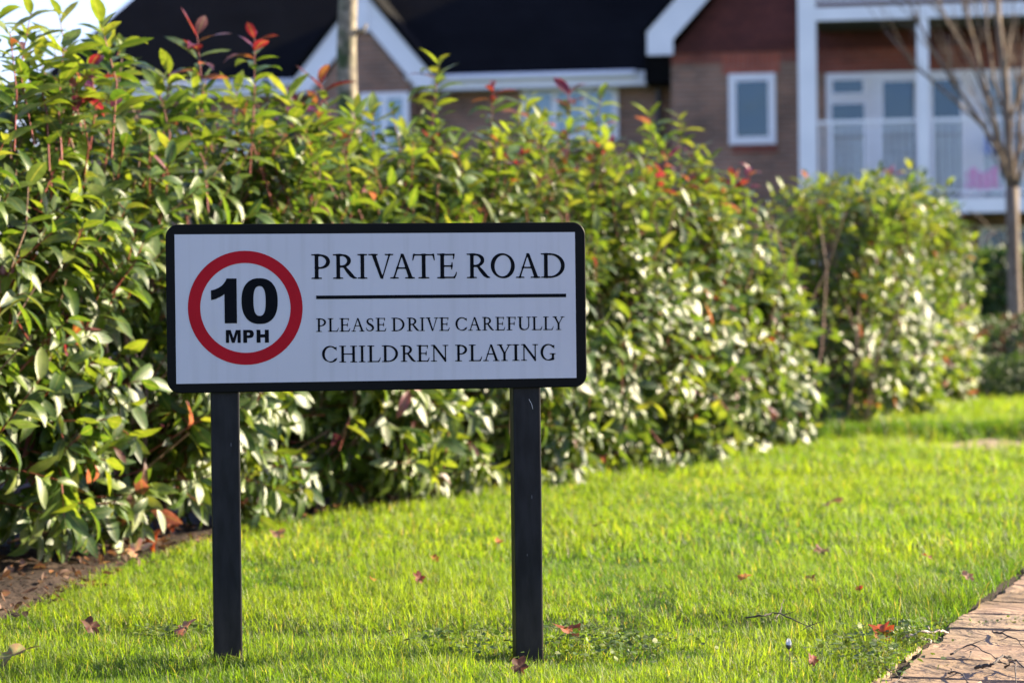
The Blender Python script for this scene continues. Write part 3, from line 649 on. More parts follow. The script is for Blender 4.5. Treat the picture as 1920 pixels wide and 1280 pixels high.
def grow(hd, nshoot, parent, rows, size=(.066, .120), tall=.10, tops=(), nsingle=300, redp=.03, seed=1, mind=0.6):
    r = random.Random(seed); s_seed = seed * 1.7
    D = {k: [] for k in ('pos', 'dir', 'nor', 'size', 'pal')}
    stems = MB(); shoots = MB()
    def shoot(tip, dirv, length, nl, red=False, fresh=False, thin=.0022, szk=1.0, inner=False):
        dirv = dirv.normalized(); base = tip - dirv * length
        bend = Vector((r.uniform(-1, 1), r.uniform(-1, 1), r.uniform(-.3, .6))) * (.12 * length)
        pts = [base, base + dirv * length * .5 + bend, tip]
        (shoots if (fresh or r.random() < .7) else stems).tube(pts, [thin * 1.5, thin * 1.2, thin * .6], 3, False)
        ga = r.uniform(0, 6.28); u = dirv.orthogonal().normalized(); v_ = dirv.cross(u)
        lowf = 1 - min(1, max(0, (tip.z - .25) / .6))
        for i in range(nl):
            t = 1 - (i + r.uniform(0, .5)) / nl * .82
            p = base.lerp(tip, t) + bend * (4 * t * (1 - t)) * .5
            ga += 2.4; rd = u * math.cos(ga) + v_ * math.sin(ga)
            al = rad(r.uniform(25, 45)) if i < 2 else rad(r.uniform(45, 78))
            l = dirv * math.cos(al) + rd * math.sin(al)
            droop = (r.uniform(.0, .35) + .75 * lowf) * (0 if (i < 3 and not lowf) else 1) * (0.25 if fresh else 1)
            l = (l - Vector((0, 0, 1)) * droop).normalized()
            nn = dirv * math.sin(al) - rd * math.cos(al) + Vector((r.uniform(-.25, .25), r.uniform(-.25, .25), r.uniform(.1, .7)))
            nn = (nn - l * nn.dot(l)).normalized()
            s_ = r.uniform(*size) * szk * (.72 + .28 * min(1, (i + 1) / 3) if i < 3 else 1)
            if red and i < 5: pal = r.choice([10, 10, 11, 12, 13, 9])
            elif fresh and i < 6: pal = r.choice([4, 7, 7, 3, 4, 3, 4] if r.random() < .9 else [9, 13, 8])
            elif r.random() < .008: pal = r.choice([9, 10, 13])
            else: pal = r.choice([0, 1, 1, 2, 2, 3, 3, 4, 5, 5, 6])
            D['pos'].append(p); D['dir'].append(l); D['nor'].append(nn); D['size'].append(s_); D['pal'].append(pal)
    for i in range(nshoot):
        t = r.uniform(0, hd.len); qq = r.random(); th = math.asin((r.uniform(.0, 1) if r.random() < .82 else r.uniform(0, .35)) ** 2) if qq < .64 else (r.uniform(.7, 2.4) if qq < .88 else math.pi - math.asin(r.random() ** 2))
        P, nr, d = hd.surface(t, th)
        nn_ = noise.noise(Vector((t * 4.2, P.z * 4.2, s_seed)))
        depth = r.random() ** 1.8 * .34 + (.16 if nn_ < -.12 else 0)
        tip = P - nr * (depth - .05)
        up = Vector((0, 0, 1))
        dirv = nr * r.uniform(.5, 1.1) + up * r.uniform(.2, .9) * (1 if P.z > .35 else .25) + Vector((r.uniform(-.5, .5), r.uniform(-.5, .5), r.uniform(-.3, .3)))
        if P.z < .3: tip.z = max(tip.z, .085)
        topish = P.z > hd.height(t) - .12
        if topish and r.random() < .55:
            ln = r.uniform(.08, .08 + tall * 2); dirv = up + Vector((r.uniform(-.35, .35), r.uniform(-.35, .35), 0)); tip = P + dirv.normalized() * ln * r.random()
            shoot(tip, dirv, r.uniform(.22, .34), r.randint(11, 16), red=r.random() < redp * 14, fresh=r.random() < .45, szk=.95)
        else:
            shoot(tip, dirv, r.uniform(.16, .34), r.randint(8, 13), red=r.random() < redp, fresh=depth < .03 and r.random() < .3)
    for i in range(int(nshoot * .22)):
        t = r.uniform(0, hd.len); P, nr, d = hd.surface(t, math.asin(r.random() ** 2)); o_, d_, out = hd.frame(t)
        tip = P - out * r.uniform(.2, hd.T * .8); tip.z = max(.15, tip.z - .05)
        shoot(tip, Vector((r.uniform(-1, 1), r.uniform(-1, 1), r.uniform(-.2, 1))), r.uniform(.2, .34), r.randint(9, 13))
    for (px, py, dd, red, ln) in tops:
        tip = at(px, py, dd); lean = Vector((r.uniform(-.12, .12), r.uniform(-.1, .1), 1))
        shoot(tip, lean, ln, int(ln * 62), red=red, fresh=True, thin=.0022, szk=1.12)
    # woody framework
    t = .15
    while t < hd.len - .1:
        o, d, out = hd.frame(t); h = hd.height(t)
        for k in range(r.randint(3, 4)):
            a = o - out * (hd.T * .5 - .14 + r.uniform(-.2, .16)) + d * r.uniform(-.16, .16)
            if k < 1: a = o - out * r.uniform(.02, .16) + d * r.uniform(-.2, .2)
            b_ = a + Vector((r.uniform(-.12, .12), r.uniform(-.12, .12), h * .35)); c_ = b_ + Vector((r.uniform(-.2, .2), r.uniform(-.2, .2), h * .3)); e_ = c_ + Vector((r.uniform(-.1, .1), r.uniform(-.1, .1), h * .2))
            rr = r.uniform(.007, .014); a.z = -.05
            stems.tube([a, b_, c_, e_], [rr, rr * .75, rr * .5, rr * .25], 5, False)
            for q in range(3):
                s0 = a.lerp(b_, r.uniform(.25, 1)); s1 = s0 + out * r.uniform(.0, .25) + Vector((r.uniform(-.15, .15), r.uniform(-.15, .15), r.uniform(.1, .3))); stems.tube([s0, s1], [rr * .45, rr * .2], 4, False)
        t += r.uniform(.3, .45)
    L = {'pos': np.array([tuple(v_) for v_ in D['pos']]), 'dir': norm(np.array([tuple(v_) for v_ in D['dir']])), 'nor': norm(np.array([tuple(v_) for v_ in D['nor']])),
         'size': np.array(D['size']), 'pal': np.array(D['pal'])}
    n = len(L['size']); L['tpl'] = RNG.integers(0, 12, n)
    tps = make_templates(rows, seed)
    # pick the leaves that show largest
    cen = L['pos'] + L['dir'] * L['size'][:, None] * .5
    X, Y = to_px(cen)
    inside = (X > 5) & (X < 1915) & (Y > 5) & (Y < 1275) & ~((X > 310) & (X < 1100) & (Y > 415) & (Y < 735)) & ~((X > 395) & (X < 455) & (Y > 700)) & ~((X > 955) & (X < 1020) & (Y > 700))
    vd = norm(cen - np.array(EYE)); facing = np.abs((vd * L['nor']).sum(1)) + .15
    score = (L['size'] / cen[:, 1]) ** 2 * facing * inside
    order = np.argsort(-score)[:int(min(n, 6500))]
    Vt = np.concatenate([cen[:, None] + L['size'][:, None, None] * (np.array([-.15, .15, 0])[None, :, None] * np.cross(L['dir'], L['nor'])[:, None] + np.array([-.35, -.35, .45])[None, :, None] * L['dir'][:, None])]).reshape(-1, 3)
    bvh = BVHTree.FromPolygons(Vt.tolist(), np.arange(len(Vt)).reshape(-1, 3).tolist())
    chosen = []
    for i in order:
        if score[i] <= 0: break
        c_ = Vector(cen[i]); dv = c_ - EYE; dl = dv.length
        hit = bvh.ray_cast(EYE, dv.normalized(), dl + .01)
        if hit[2] is None or hit[2] == i: chosen.append(i)
        if len(chosen) >= nsingle: break
    chosen = np.array(chosen, int); mask = np.ones(n, bool); mask[chosen] = False
    rest = {k: a[mask] for k, a in L.items()}
    build_leaves('foliage', rest, tps, MT['hedge_leaf'], parent)
    cache = {}
    for i in chosen:
        key = (int(L['tpl'][i]), int(L['pal'][i]))
        if key not in cache:
            tv, tf, tu = tps[key[0]]; cache[key] = np_mesh('leaf', tv, [tf], np.repeat(PALN[key[1]][None], len(tv), 0), tu); cache[key].materials.append(MT['hedge_leaf'])
        d_, n_ = Vector(L['dir'][i]), Vector(L['nor'][i]); s_ = d_.cross(n_)
        M = Matrix((s_, d_, n_)).transposed().to_4x4(); sz = L['size'][i]
        o = link('leaf', cache[key], None, parent); o.matrix_local = Matrix.Translation(L['pos'][i]) @ M @ Matrix.Scale(sz, 4)
    stems.build('stems', MT['stem'], parent, True); shoots.build('shoots', MT['shoot'], parent, True)
    return n

hedge1 = empty('photinia_hedge', label='long leafy evergreen hedge with red-tipped shoots directly behind the sign', cat='hedge')
H1 = Hedge([(-2.2, 4.35), (-1.33, 6.27), (-.69, 7.8), (-.13, 8.85), (.52, 10.0), (1.30, 11.6), (1.50, 12.05)], [1.36, 1.38, 1.37, 1.29, 1.26, 1.28, 1.33, 1.36], .85, 5, 1.9)
TOPS = [(60, 20, 6.3, False, .35), (190, 45, 6.5, False, .36), (370, 62, 7.3, True, .38), (478, 66, 7.3, True, .42), (600, 150, 8.2, True, .4), (822, 118, 8.9, False, .55), (700, 210, 8.4, False, .3),
        (925, 165, 9.4, True, .4), (1068, 175, 10., True, .4), (1125, 180, 10.3, False, .35), (1215, 215, 11, False, .35), (1275, 222, 11.4, False, .3), (540, 180, 7.8, False, .3), (318, 130, 7.2, False, .25), (985, 190, 9.7, False, .35),
        (20, 60, 6.1, False, .3), (120, 90, 6.4, False, .3)]
n1 = grow(H1, 3000, hedge1, 5, tops=TOPS, seed=11, tall=.07, redp=.008)
hedge2 = empty('photinia_hedge', label='shorter separate hedge section beyond the first, towards the tree on the right', cat='hedge')
H2 = Hedge([(1.92, 13.0), (2.48, 14.8), (3.13, 16.75)], [1.28, 1.38, 1.42, 1.28], .80, 6, 1.1)
n2 = grow(H2, 1100, hedge2, 4, size=(.08, .115), seed=12, tall=.06, tops=[(1560, 335, 14.2, False, .3), (1670, 322, 15.6, True, .35), (1620, 345, 14.8, False, .3)], redp=.003)
print('LEAVES', n1, n2)

# dark shaded hedges far right
def bush(name, label, x0, x1, y0, y1, z1, n, seed, size, pal, cat='hedge'):
    r = np.random.default_rng(seed); root = empty(name, (0, 0, 0), label=label, cat=cat)
    P = np.stack([r.uniform(x0, x1, n), r.uniform(y0, y1, n), r.uniform(0.02, 1, n)], 1)
    hn = np.array([z1 * (1 + .12 * noise.noise(Vector((p[0] * 1.2, p[1] * 1.2, seed)))) for p in P]); P[:, 2] = hn * (1 - (1 - P[:, 2]) ** 1.6)
    d = norm(r.normal(size=(n, 3)) + np.array([0, -.4, .3])); nn = norm(np.cross(d, r.normal(size=(n, 3))))
    nn[nn[:, 2] < 0] *= -1
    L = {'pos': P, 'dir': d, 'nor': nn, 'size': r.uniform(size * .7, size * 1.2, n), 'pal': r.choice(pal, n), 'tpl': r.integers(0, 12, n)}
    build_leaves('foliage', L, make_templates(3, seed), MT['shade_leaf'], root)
    m = MB(); rr = random.Random(seed); x = x0 + .1
    while x < x1:
        yc = (y0 + y1) / 2; m.tube([(x, yc, -.05), (x + rr.uniform(-.1, .1), yc, z1 * .5), (x + rr.uniform(-.2, .2), yc, z1 * .9)], [.02, .015, .006], 5, False); x += .5
    m.build('stems', MT['stem'], root)
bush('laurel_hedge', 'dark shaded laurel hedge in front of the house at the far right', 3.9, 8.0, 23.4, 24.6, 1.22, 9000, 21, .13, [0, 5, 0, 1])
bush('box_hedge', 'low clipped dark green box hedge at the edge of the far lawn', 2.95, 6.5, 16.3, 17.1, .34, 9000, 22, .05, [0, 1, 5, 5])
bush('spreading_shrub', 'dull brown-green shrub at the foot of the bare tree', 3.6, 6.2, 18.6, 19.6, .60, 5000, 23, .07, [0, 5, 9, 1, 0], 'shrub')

# ------------------------------------------------------------------ trees
def limb(m, pts, r0, r1, n=8):
    k = len(pts); m.tube(pts, [r0 + (r1 - r0) * i / (k - 1) for i in range(k)], n)
def branch_out(m, p, d, ln, r0, depth, rr, spread=.5):
    pts = [p]; dd = d.normalized()
    for i in range(4):
        dd = (dd + Vector((rr.uniform(-1, 1), rr.uniform(-1, 1), rr.uniform(-.3, .8))) * .13).normalized(); pts.append(pts[-1] + dd * ln / 4)
    m.tube(pts, [r0 * (1 - .16 * i) for i in range(5)], 6 if r0 > .01 else 4)
    if depth > 0:
        for q in range(rr.randint(3, 4)):
            i = rr.randint(1, 4); nd = (dd + Vector((rr.uniform(-1, 1), rr.uniform(-1, 1), rr.uniform(-.2, .8))) * spread).normalized()
            branch_out(m, pts[i], nd, ln * rr.uniform(.5, .75), r0 * .5, depth - 1, rr, spread)
# mossy young tree behind the hedge
tp = on_ground(660, 862); 
TD = 12.6; tb = at(662, 280, TD); tb.z = -.05; rr = random.Random(4)
tree = empty('bare_tree', (tb.x, tb.y, 0), label='straight mossy tree trunk rising behind the hedge in front of the white gable', cat='tree')
top = at(650, -20, TD); m = MB(); pts = []
for i in range(9):
    t = i / 8; pts.append(Vector((0, 0, -.05)).lerp(top - Vector((tb.x, tb.y, 0)), t) + Vector((.012 * math.sin(i * 1.7), 0, 0)))
pts += [pts[-1] + Vector((-.02, 0, .5)), pts[-1] + Vector((.02, 0, 1.1))]
m.tube(pts, [.066 - .0022 * i for i in range(len(pts))], 16); tr = m.build('trunk', MT['mossy'], tree, True)
m = MB()
for k in range(6): branch_out(m, pts[-1 - k % 2] + Vector((0, 0, -.1 * (k % 3))), Vector((math.cos(k * 1.05), math.sin(k * 1.05), 1.3)), 1.5, .026, 2, rr)
m.build('crown', MT['bark_pale'], tree, True)
m = MB(); kb = at(672, 58, TD) - Vector((tb.x, tb.y, 0)); m.tube([kb + Vector((-.05, 0, -.01)), kb + Vector((.03, -.01, .0)), kb + Vector((.045, -.01, .03))], [.016, .012, .006], 6); m.build('branch_stub', MT['mossy'], tree, True)
# multi-stemmed bare tree at the right
TD = 22.0; tb = at(1904, 560, TD); tb.z = 0; rr = random.Random(9)
tree2 = empty('bare_tree', (tb.x, tb.y, 0), label='slim bare tree with many upright forking branches before the balcony', cat='tree')
def T2(px, py, dy=0): return at(px, py, TD + dy) - Vector((tb.x, tb.y, 0))
m = MB(); m.tube([Vector((0, 0, -.1)), T2(1904, 600), T2(1900, 500), T2(1898, 420), T2(1897, 352)], [.072, .064, .060, .058, .060], 12); m.build('trunk', MT['bark_pale'], tree2, True)
m = MB()
limbs = [([(1896, 368), (1880, 300), (1845, 240), (1790, 160), (1745, 90), (1690, -20)], -.3, .028), ([(1896, 360), (1875, 290), (1862, 220), (1835, 120), (1815, 40), (1800, -40)], .3, .026),
         ([(1897, 360), (1890, 270), (1885, 160), (1872, 60), (1862, -60)], 0, .045), ([(1898, 360), (1910, 270), (1912, 170), (1925, 60), (1935, -40)], .4, .026),
         ([(1897, 372), (1922, 300), (1950, 200), (1990, 90)], -.3, .024), ([(1885, 300), (1850, 190), (1818, 110), (1775, 40), (1745, -30)], .5, .018),
         ([(1845, 240), (1790, 190), (1720, 130), (1660, 60)], -.5, .013), ([(1888, 230), (1862, 150), (1850, 60), (1840, -30)], .2, .016)]
for pl, dy, r0 in limbs:
    pts = [T2(px, py, dy * i / len(pl)) for i, (px, py) in enumerate(pl)]
    m.tube(pts, [r0 * (1 - .13 * i) for i in range(len(pts))], 8)
    for i in range(1, len(pts)):
        for q in range(2):
            d = (pts[i] - pts[i - 1]).normalized(); branch_out(m, pts[i - 1].lerp(pts[i], rr.random()), d + Vector((rr.uniform(-.6, .6), rr.uniform(-.6, .6), rr.uniform(.0, .4))), rr.uniform(.35, .8), r0 * .35, 1, rr, .4)
for pl in ([(1894, 470), (1865, 440), (1840, 410), (1815, 392)], [(1896, 440), (1870, 430), (1850, 445), (1835, 470)]):
    m.tube([T2(px, py, -.1 * i) for i, (px, py) in enumerate(pl)], [.010, .008, .006, .003], 5)
m.build('crown', MT['bark_pale'], tree2, True)

# ------------------------------------------------------------------ grass
POSTS = [(-.57, 4.50, .15), (.03, 4.58, .8)]
def field(n, y0, y1, xpad0, xpad1, size, width, rows, seed, dens_noise=True):
    r = np.random.default_rng(seed)
    y = r.uniform(y0, y1, n); a = np.maximum(bedx(y), -(y * .235) - xpad0); b = np.minimum(np.where(y < 7.5, pathx(y) + np.where(r.random(n) < .06, .035, .0) * np.sin(y * 23) ** 2, 1e9), y * .235 + xpad1)
    x = a + (b - a) * r.random(n)
    keep = (y < 11.35 + .25 * np.sin(x * 5)) | (y > 12.45) | (x < 1.75 + .3 * r.random(n)) | (r.random(n) < .05)
    x, y = x[keep], y[keep]; n = len(x)
    nz = np.array([noise.noise(Vector((px * 2.3, py * 2.3, 5.0))) for px, py in zip(x, y)]); nz2 = np.array([noise.noise(Vector((px * 11, py * 11, 2.0))) for px, py in zip(x, y)])
    nz3 = np.array([noise.noise(Vector((px * .9, py * .9, 8.0))) for px, py in zip(x, y)])
    z = np.array([gz(px, py) for px, py in zip(x, y)])
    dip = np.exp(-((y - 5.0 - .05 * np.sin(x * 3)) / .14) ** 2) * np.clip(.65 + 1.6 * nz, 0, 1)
    keep = r.random(n) > dip * .55 + .25 * (nz2 < -.35)
    x, y, z, nz, nz2, nz3, dip = [q[keep] for q in (x, y, z, nz, nz2, nz3, dip)]; n = len(x)
    edge = np.exp(-np.maximum(pathx(y) - x, 0) / .14) * (y < 7.5)
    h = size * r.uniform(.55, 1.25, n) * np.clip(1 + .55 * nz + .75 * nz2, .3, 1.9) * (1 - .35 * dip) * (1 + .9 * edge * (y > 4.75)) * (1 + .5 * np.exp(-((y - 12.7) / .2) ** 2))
    for qx, qy, qa in POSTS: h *= 1 - qa * np.exp(-((x - qx) ** 2 + (y - qy) ** 2) / .07 ** 2)
    h[r.random(n) < .03] *= 1.5
    az = r.uniform(0, 2 * np.pi, n); lean = r.uniform(.05, 1.5, n) ; azl = az + r.uniform(-.6, .6, n) + np.pi / 2
    lx, ly = np.cos(azl) * lean + .12 * nz3, np.sin(azl) * lean
    wx_, wy_ = np.cos(az), np.sin(az); wd = width * r.uniform(.6, 1.3, n)
    V = []; U = []
    ts = np.linspace(0, 1, rows + 1)
    for i, t in enumerate(ts):
        cx_, cy_, cz_ = x + lx * h * t ** 1.7 * .9, y + ly * h * t ** 1.7 * .9, z + h * t * (1 - .28 * lean * t)
        wv = wd * (1 - t) ** .6 * .5
        if i < rows:
            V += [np.stack([cx_ - wx_ * wv, cy_ - wy_ * wv, cz_], 1), np.stack([cx_ + wx_ * wv, cy_ + wy_ * wv, cz_], 1)]; U += [(-1, t, 0), (1, t, 0)]
        else: V.append(np.stack([cx_, cy_, cz_], 1)); U.append((0.5, 1, 0))
    nv = len(V); Va = np.stack(V, 1).reshape(-1, 3); off = (np.arange(n) * nv)[:, None]
    quads = [np.array([2 * i, 2 * i + 1, 2 * i + 3, 2 * i + 2])[None] + off for i in range(rows - 1)]
    F = []
    if quads: F.append(np.concatenate(quads))
    F.append(np.array([2 * rows - 2, 2 * rows - 1, 2 * rows])[None] + off)
    c1, c2, c3 = np.array([.088, .152, .013]), np.array([.150, .205, .017]), np.array([.038, .088, .008])
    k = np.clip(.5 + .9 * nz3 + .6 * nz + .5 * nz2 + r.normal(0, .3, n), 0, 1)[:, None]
    C = c1 * (1 - k) + c2 * k; dk = np.clip(dip * .8 + .9 * np.exp(-((y - 12.7) / .2) ** 2) + .7 * edge + (r.random(n) < .2) * .7 + .8 * (nz < -.28) * (nz2 < 0), 0, 1)[:, None]; C = C * (1 - dk) + c3 * dk  # band just beyond the worn strip: cast shade put into blade colour
    pale = r.random(n) < .055; C[pale] = np.array([.26, .22, .09]) * r.uniform(.6, 1.1, (pale.sum(), 1))
    Cv = np.repeat(C[:, None, :], nv, 1).copy(); Cv[:, 0:2] = Cv[:, 0:2] * .85 + np.array([.10, .12, .03]) * .15
    Ua = np.tile(np.array(U, float), (n, 1)); Ua[:, 0] = .5 + .4 * np.sign(Ua[:, 0])
    return Va, F, Cv.reshape(-1, 3), Ua
def grass_obj(name, label, args):
    Vs, Q, T_, Cs, Us, base = [], [], [], [], [], 0
    for a in args:
        Va, F, C, U = field(*a); Vs.append(Va); Cs.append(C); Us.append(U)
        for f in F: (Q if f.shape[1] == 4 else T_).append(f + base)
        base += len(Va)
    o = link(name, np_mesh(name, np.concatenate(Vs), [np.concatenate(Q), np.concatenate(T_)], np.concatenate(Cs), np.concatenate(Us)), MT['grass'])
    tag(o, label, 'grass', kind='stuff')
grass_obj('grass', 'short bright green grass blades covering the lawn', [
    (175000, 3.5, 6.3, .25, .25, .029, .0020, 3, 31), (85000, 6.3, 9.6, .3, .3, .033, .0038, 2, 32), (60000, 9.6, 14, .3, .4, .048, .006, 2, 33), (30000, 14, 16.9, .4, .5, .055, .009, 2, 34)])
# low clover and moss-like weeds
def weeds(name, label, centres, n, size, seed, pal):
    r = np.random.default_rng(seed); P, S = [], []
    for (cx_, cy_, rx_, ry_) in centres:
        k = n // len(centres); q = np.stack([cx_ + r.normal(0, rx_, k), cy_ + r.normal(0, ry_, k)], 1); P.append(q)
    P = np.concatenate(P); z = np.array([gz(a, b_) for a, b_ in P]) + r.uniform(.012, .04, len(P)); P = np.concatenate([P, z[:, None]], 1)
    d = norm(np.stack([r.normal(size=len(P)), r.normal(size=len(P)), r.uniform(-.1, .5, len(P))], 1)); nn = norm(np.array([0, 0, 1.]) + .4 * r.normal(size=(len(P), 3))); nn = norm(nn - d * (d * nn).sum(1, keepdims=True))
    tp_ = [leaf_template(4, .85, .15, .1), leaf_template(4, .7, .3, .2), leaf_template(4, .9, .1, .3)]
    L = {'pos': P, 'dir': d, 'nor': nn, 'size': r.uniform(size * .6, size * 1.2, len(P)), 'pal': r.choice(pal, len(P)), 'tpl': r.integers(0, 3, len(P))}
    o, _, _ = build_leaves(name, L, tp_, MT['shade_leaf'], None); tag(o, label, 'weeds', kind='stuff')
def gp(px, py): p = on_ground(px, py); return (p.x, p.y)
cs = [(*gp(px, py), rx_, ry_) for px, py, rx_, ry_ in [(1650, 1215, .05, .10), (1620, 1250, .05, .08), (1160, 1225, .08, .06), (1110, 1205, .08, .05), (870, 1215, .07, .09), (330, 1200, .05, .06), (1700, 1190, .03, .08)]]
weeds('clover', 'small round clover leaves low among the grass', cs, 1500, .013, 41, [2, 3, 4, 6, 7])
weeds('moss', 'tiny yellow-green weeds in the joints at the path edge', [(*gp(1765, 1168), .02, .02), (*gp(1655, 1255), .02, .02), (*gp(1740, 1172), .02, .02), (*gp(1640, 1275), .02, .02), (*gp(1895, 1168), .04, .008), (*gp(1720, 1215), .02, .04)], 900, .007, 42, [4, 7, 8, 7])

# leaf litter on the bed
def litter():
    r = np.random.default_rng(51); n = 3600
    y = np.concatenate([r.uniform(4, 9, 2200), r.uniform(9, 19, 1400)]); x = bedx(y) + .06 - r.random(n) ** 1.2 * 1.1
    z = r.uniform(.005, .035, n); P = np.stack([x, y, z], 1)
    d = norm(np.stack([r.normal(size=n), r.normal(size=n), r.normal(0, .3, n)], 1)); nn = norm(np.array([0, 0, 1.]) + .5 * r.normal(size=(n, 3))); nn = norm(nn - d * (d * nn).sum(1, keepdims=True))
    tp_ = [leaf_template(3, .45, .2, .5), leaf_template(3, .6, -.4, .3), leaf_template(3, .3, .5, -.6)]
    cols = np.array([(.08, .042, .025), (.05, .028, .018), (.11, .06, .035), (.20, .12, .08), (.035, .02, .015)])
    Vs, Fs, Cs, Us, base = [], [], [], [], 0
    tpl = r.integers(0, 3, n); sz = r.uniform(.012, .045, n)
    for k, (tv, tf, tu) in enumerate(tp_):
        idx = np.where(tpl == k)[0]; s_ = np.cross(d[idx], nn[idx])
        Pk = P[idx][:, None] + sz[idx][:, None, None] * (tv[None, :, 0:1] * s_[:, None] + tv[None, :, 1:2] * d[idx][:, None] + tv[None, :, 2:3] * nn[idx][:, None])
        Vs.append(Pk.reshape(-1, 3)); Fs.append((tf[None] + (base + np.arange(len(idx)) * len(tv))[:, None, None]).reshape(-1, 4)); base += len(idx) * len(tv)
        Cs.append(np.repeat(cols[r.integers(0, 5, len(idx))], len(tv), 0)); Us.append(np.tile(tu, (len(idx), 1)))
    o = link('leaf_litter', np_mesh('leaf_litter', np.concatenate(Vs), [np.concatenate(Fs)], np.concatenate(Cs), np.concatenate(Us)), MT['dead_leaf'])
    tag(o, 'brown leaf litter scattered on the soil under the hedge', 'litter', kind='stuff')
litter()

# ------------------------------------------------------------------ fallen leaves
def fallen(px, py, size, col, label, lift=.03, tilt=None, lobes=5, seed=0, dist=None, curl=.35):
    r = random.Random(seed * 7 + int(px)); p = on_ground(px, py); z = gz(p.x, p.y)
    n = 30; V = [(0, 0, 0)]; U = [(0, 0, 0)]; C = [col]
    for ring in (.5, 1.0):
        for i in range(n):
            a = 2 * math.pi * i / n; rr_ = ring * (.62 + .38 * abs(math.cos(a * lobes / 2)) ** .6) * (1 + .12 * math.sin(a * 9 + seed)) * (1.25 if abs(a - math.pi / 2) < .8 else .9)
            x, y = math.cos(a) * rr_ * .5, math.sin(a) * rr_ * .6
            V.append((x, y, curl * (x * x * r.uniform(.8, 1.2) * 2 - y * y) + .05 * math.sin(a * 4 + seed) * ring)); U.append((.5, .5, 0)); C.append([c * .7 * r.uniform(.7, 1.3) for c in col])
    F3 = [(0, 1 + i, 1 + (i + 1) % n) for i in range(n)]; F4 = [(1 + i, 1 + n + i, 1 + n + (i + 1) % n, 1 + (i + 1) % n) for i in range(n)]
    me = np_mesh('fallen_leaf', np.array(V) * size, [np.array(F3), np.array(F4)], np.array(C), np.array(U))
    o = link('fallen_leaf', me, MT['dead_leaf']); o.location = (p.x, p.y, z + lift)
    tilt = tilt or (r.uniform(.2, .9), r.uniform(-.4, .4)); o.rotation_euler = (tilt[0], tilt[1], r.uniform(-1, 1))
    m = MB(); m.tube([(0, -.45 * size, -.05 * size), (.03 * size, -.75 * size, 0), (.1 * size, -1.0 * size, .1 * size)], [.0009, .0008, .0012], 4); st = m.build('stalk', MT['twig'], o)
    tag(o, label, 'leaf', 'fallen leaves on the lawn')
ORG, BRN, RED, PNK, TAN = (.42, .13, .03), (.16, .07, .04), (.24, .06, .035), (.42, .22, .16), (.30, .25, .10)
FL = [(1067, 1203, .055, (.34, .10, .03), 'crumpled orange-brown leaf in the grass just right of the right post'), (346, 1207, .045, (.38, .20, .14), 'pinkish brown curled leaf just left of the left post'),
      (786, 1110, .030, RED, 'small dark red-brown leaf midway between the two posts'), (816, 1072, .026, ORG, 'small orange leaf up in the grass between the posts, beyond the dark red one'),
      (1541, 1052, .05, BRN, 'brown leaf standing upright in the middle of the right lawn'), (1560, 962, .06, PNK, 'pale pinkish leaf far out on the right lawn'),
      (1657, 1214, .05, (.50, .10, .02), 'bright orange leaf on the clover at the corner of the stone path'), (1396, 1110, .032, (.5, .22, .04), 'yellow-orange leaf beyond the dark twig on the lawn'),
      (1521, 1114, .026, BRN, 'tiny brown leaf beyond the right end of the dark twig'), (974, 1278, .035, (.13, .05, .03), 'dark brown leaf at the bottom edge in front of the right post'),
      (24, 1262, .065, TAN, 'large tan leaf in the bottom left corner of the lawn'), (700, 1112, .02, ORG, 'tiny orange leaf left of the dark red-brown one'), (936, 1034, .028, ORG, 'orange leaf close to the left side of the right post'),
      (1122, 1001, .03, BRN, 'brown leaf on the lawn just below the hedge, right of the right post'), (1612, 1128, .02, (.45, .05, .02), 'tiny red leaf near the path side of the lawn'),
      (1741, 1066, .028, RED, 'reddish leaf at the far right of the lawn above the path'), (1816, 1108, .03, PNK, 'pale pink leaf at the grass edge by the stone path'), (170, 1203, .04, BRN, 'flat brown leaf in the dark hollow at the lower left'),
      (522, 1020, .05, PNK, 'pale brown leaf at the grass edge under the hedge, right of the left post'), (1525, 1273, .022, RED, 'small red-brown leaf near the bottom edge by the daisy bud')]
for i, (px, py, s, c_, lb) in enumerate(FL): fallen(px, py, s, c_, lb, seed=i, lift=.028 + .1 * s)
for i, (px, py, s, hgt, lb) in enumerate([(285, 1035, .06, .03, 'big curled orange-brown dead leaf standing against the hedge foot'), (322, 1012, .045, .05, 'rust coloured dead leaf caught upright in the hedge stems'),
                                        (255, 1050, .06, .02, 'pale curled dead leaf on the soil beside the hedge foot')]):
    fallen(px, py, s, (.24, .06, .02) if i < 2 else (.5, .36, .28), lb, seed=30 + i, lift=hgt, tilt=(1.2, .3 * i), curl=.8)

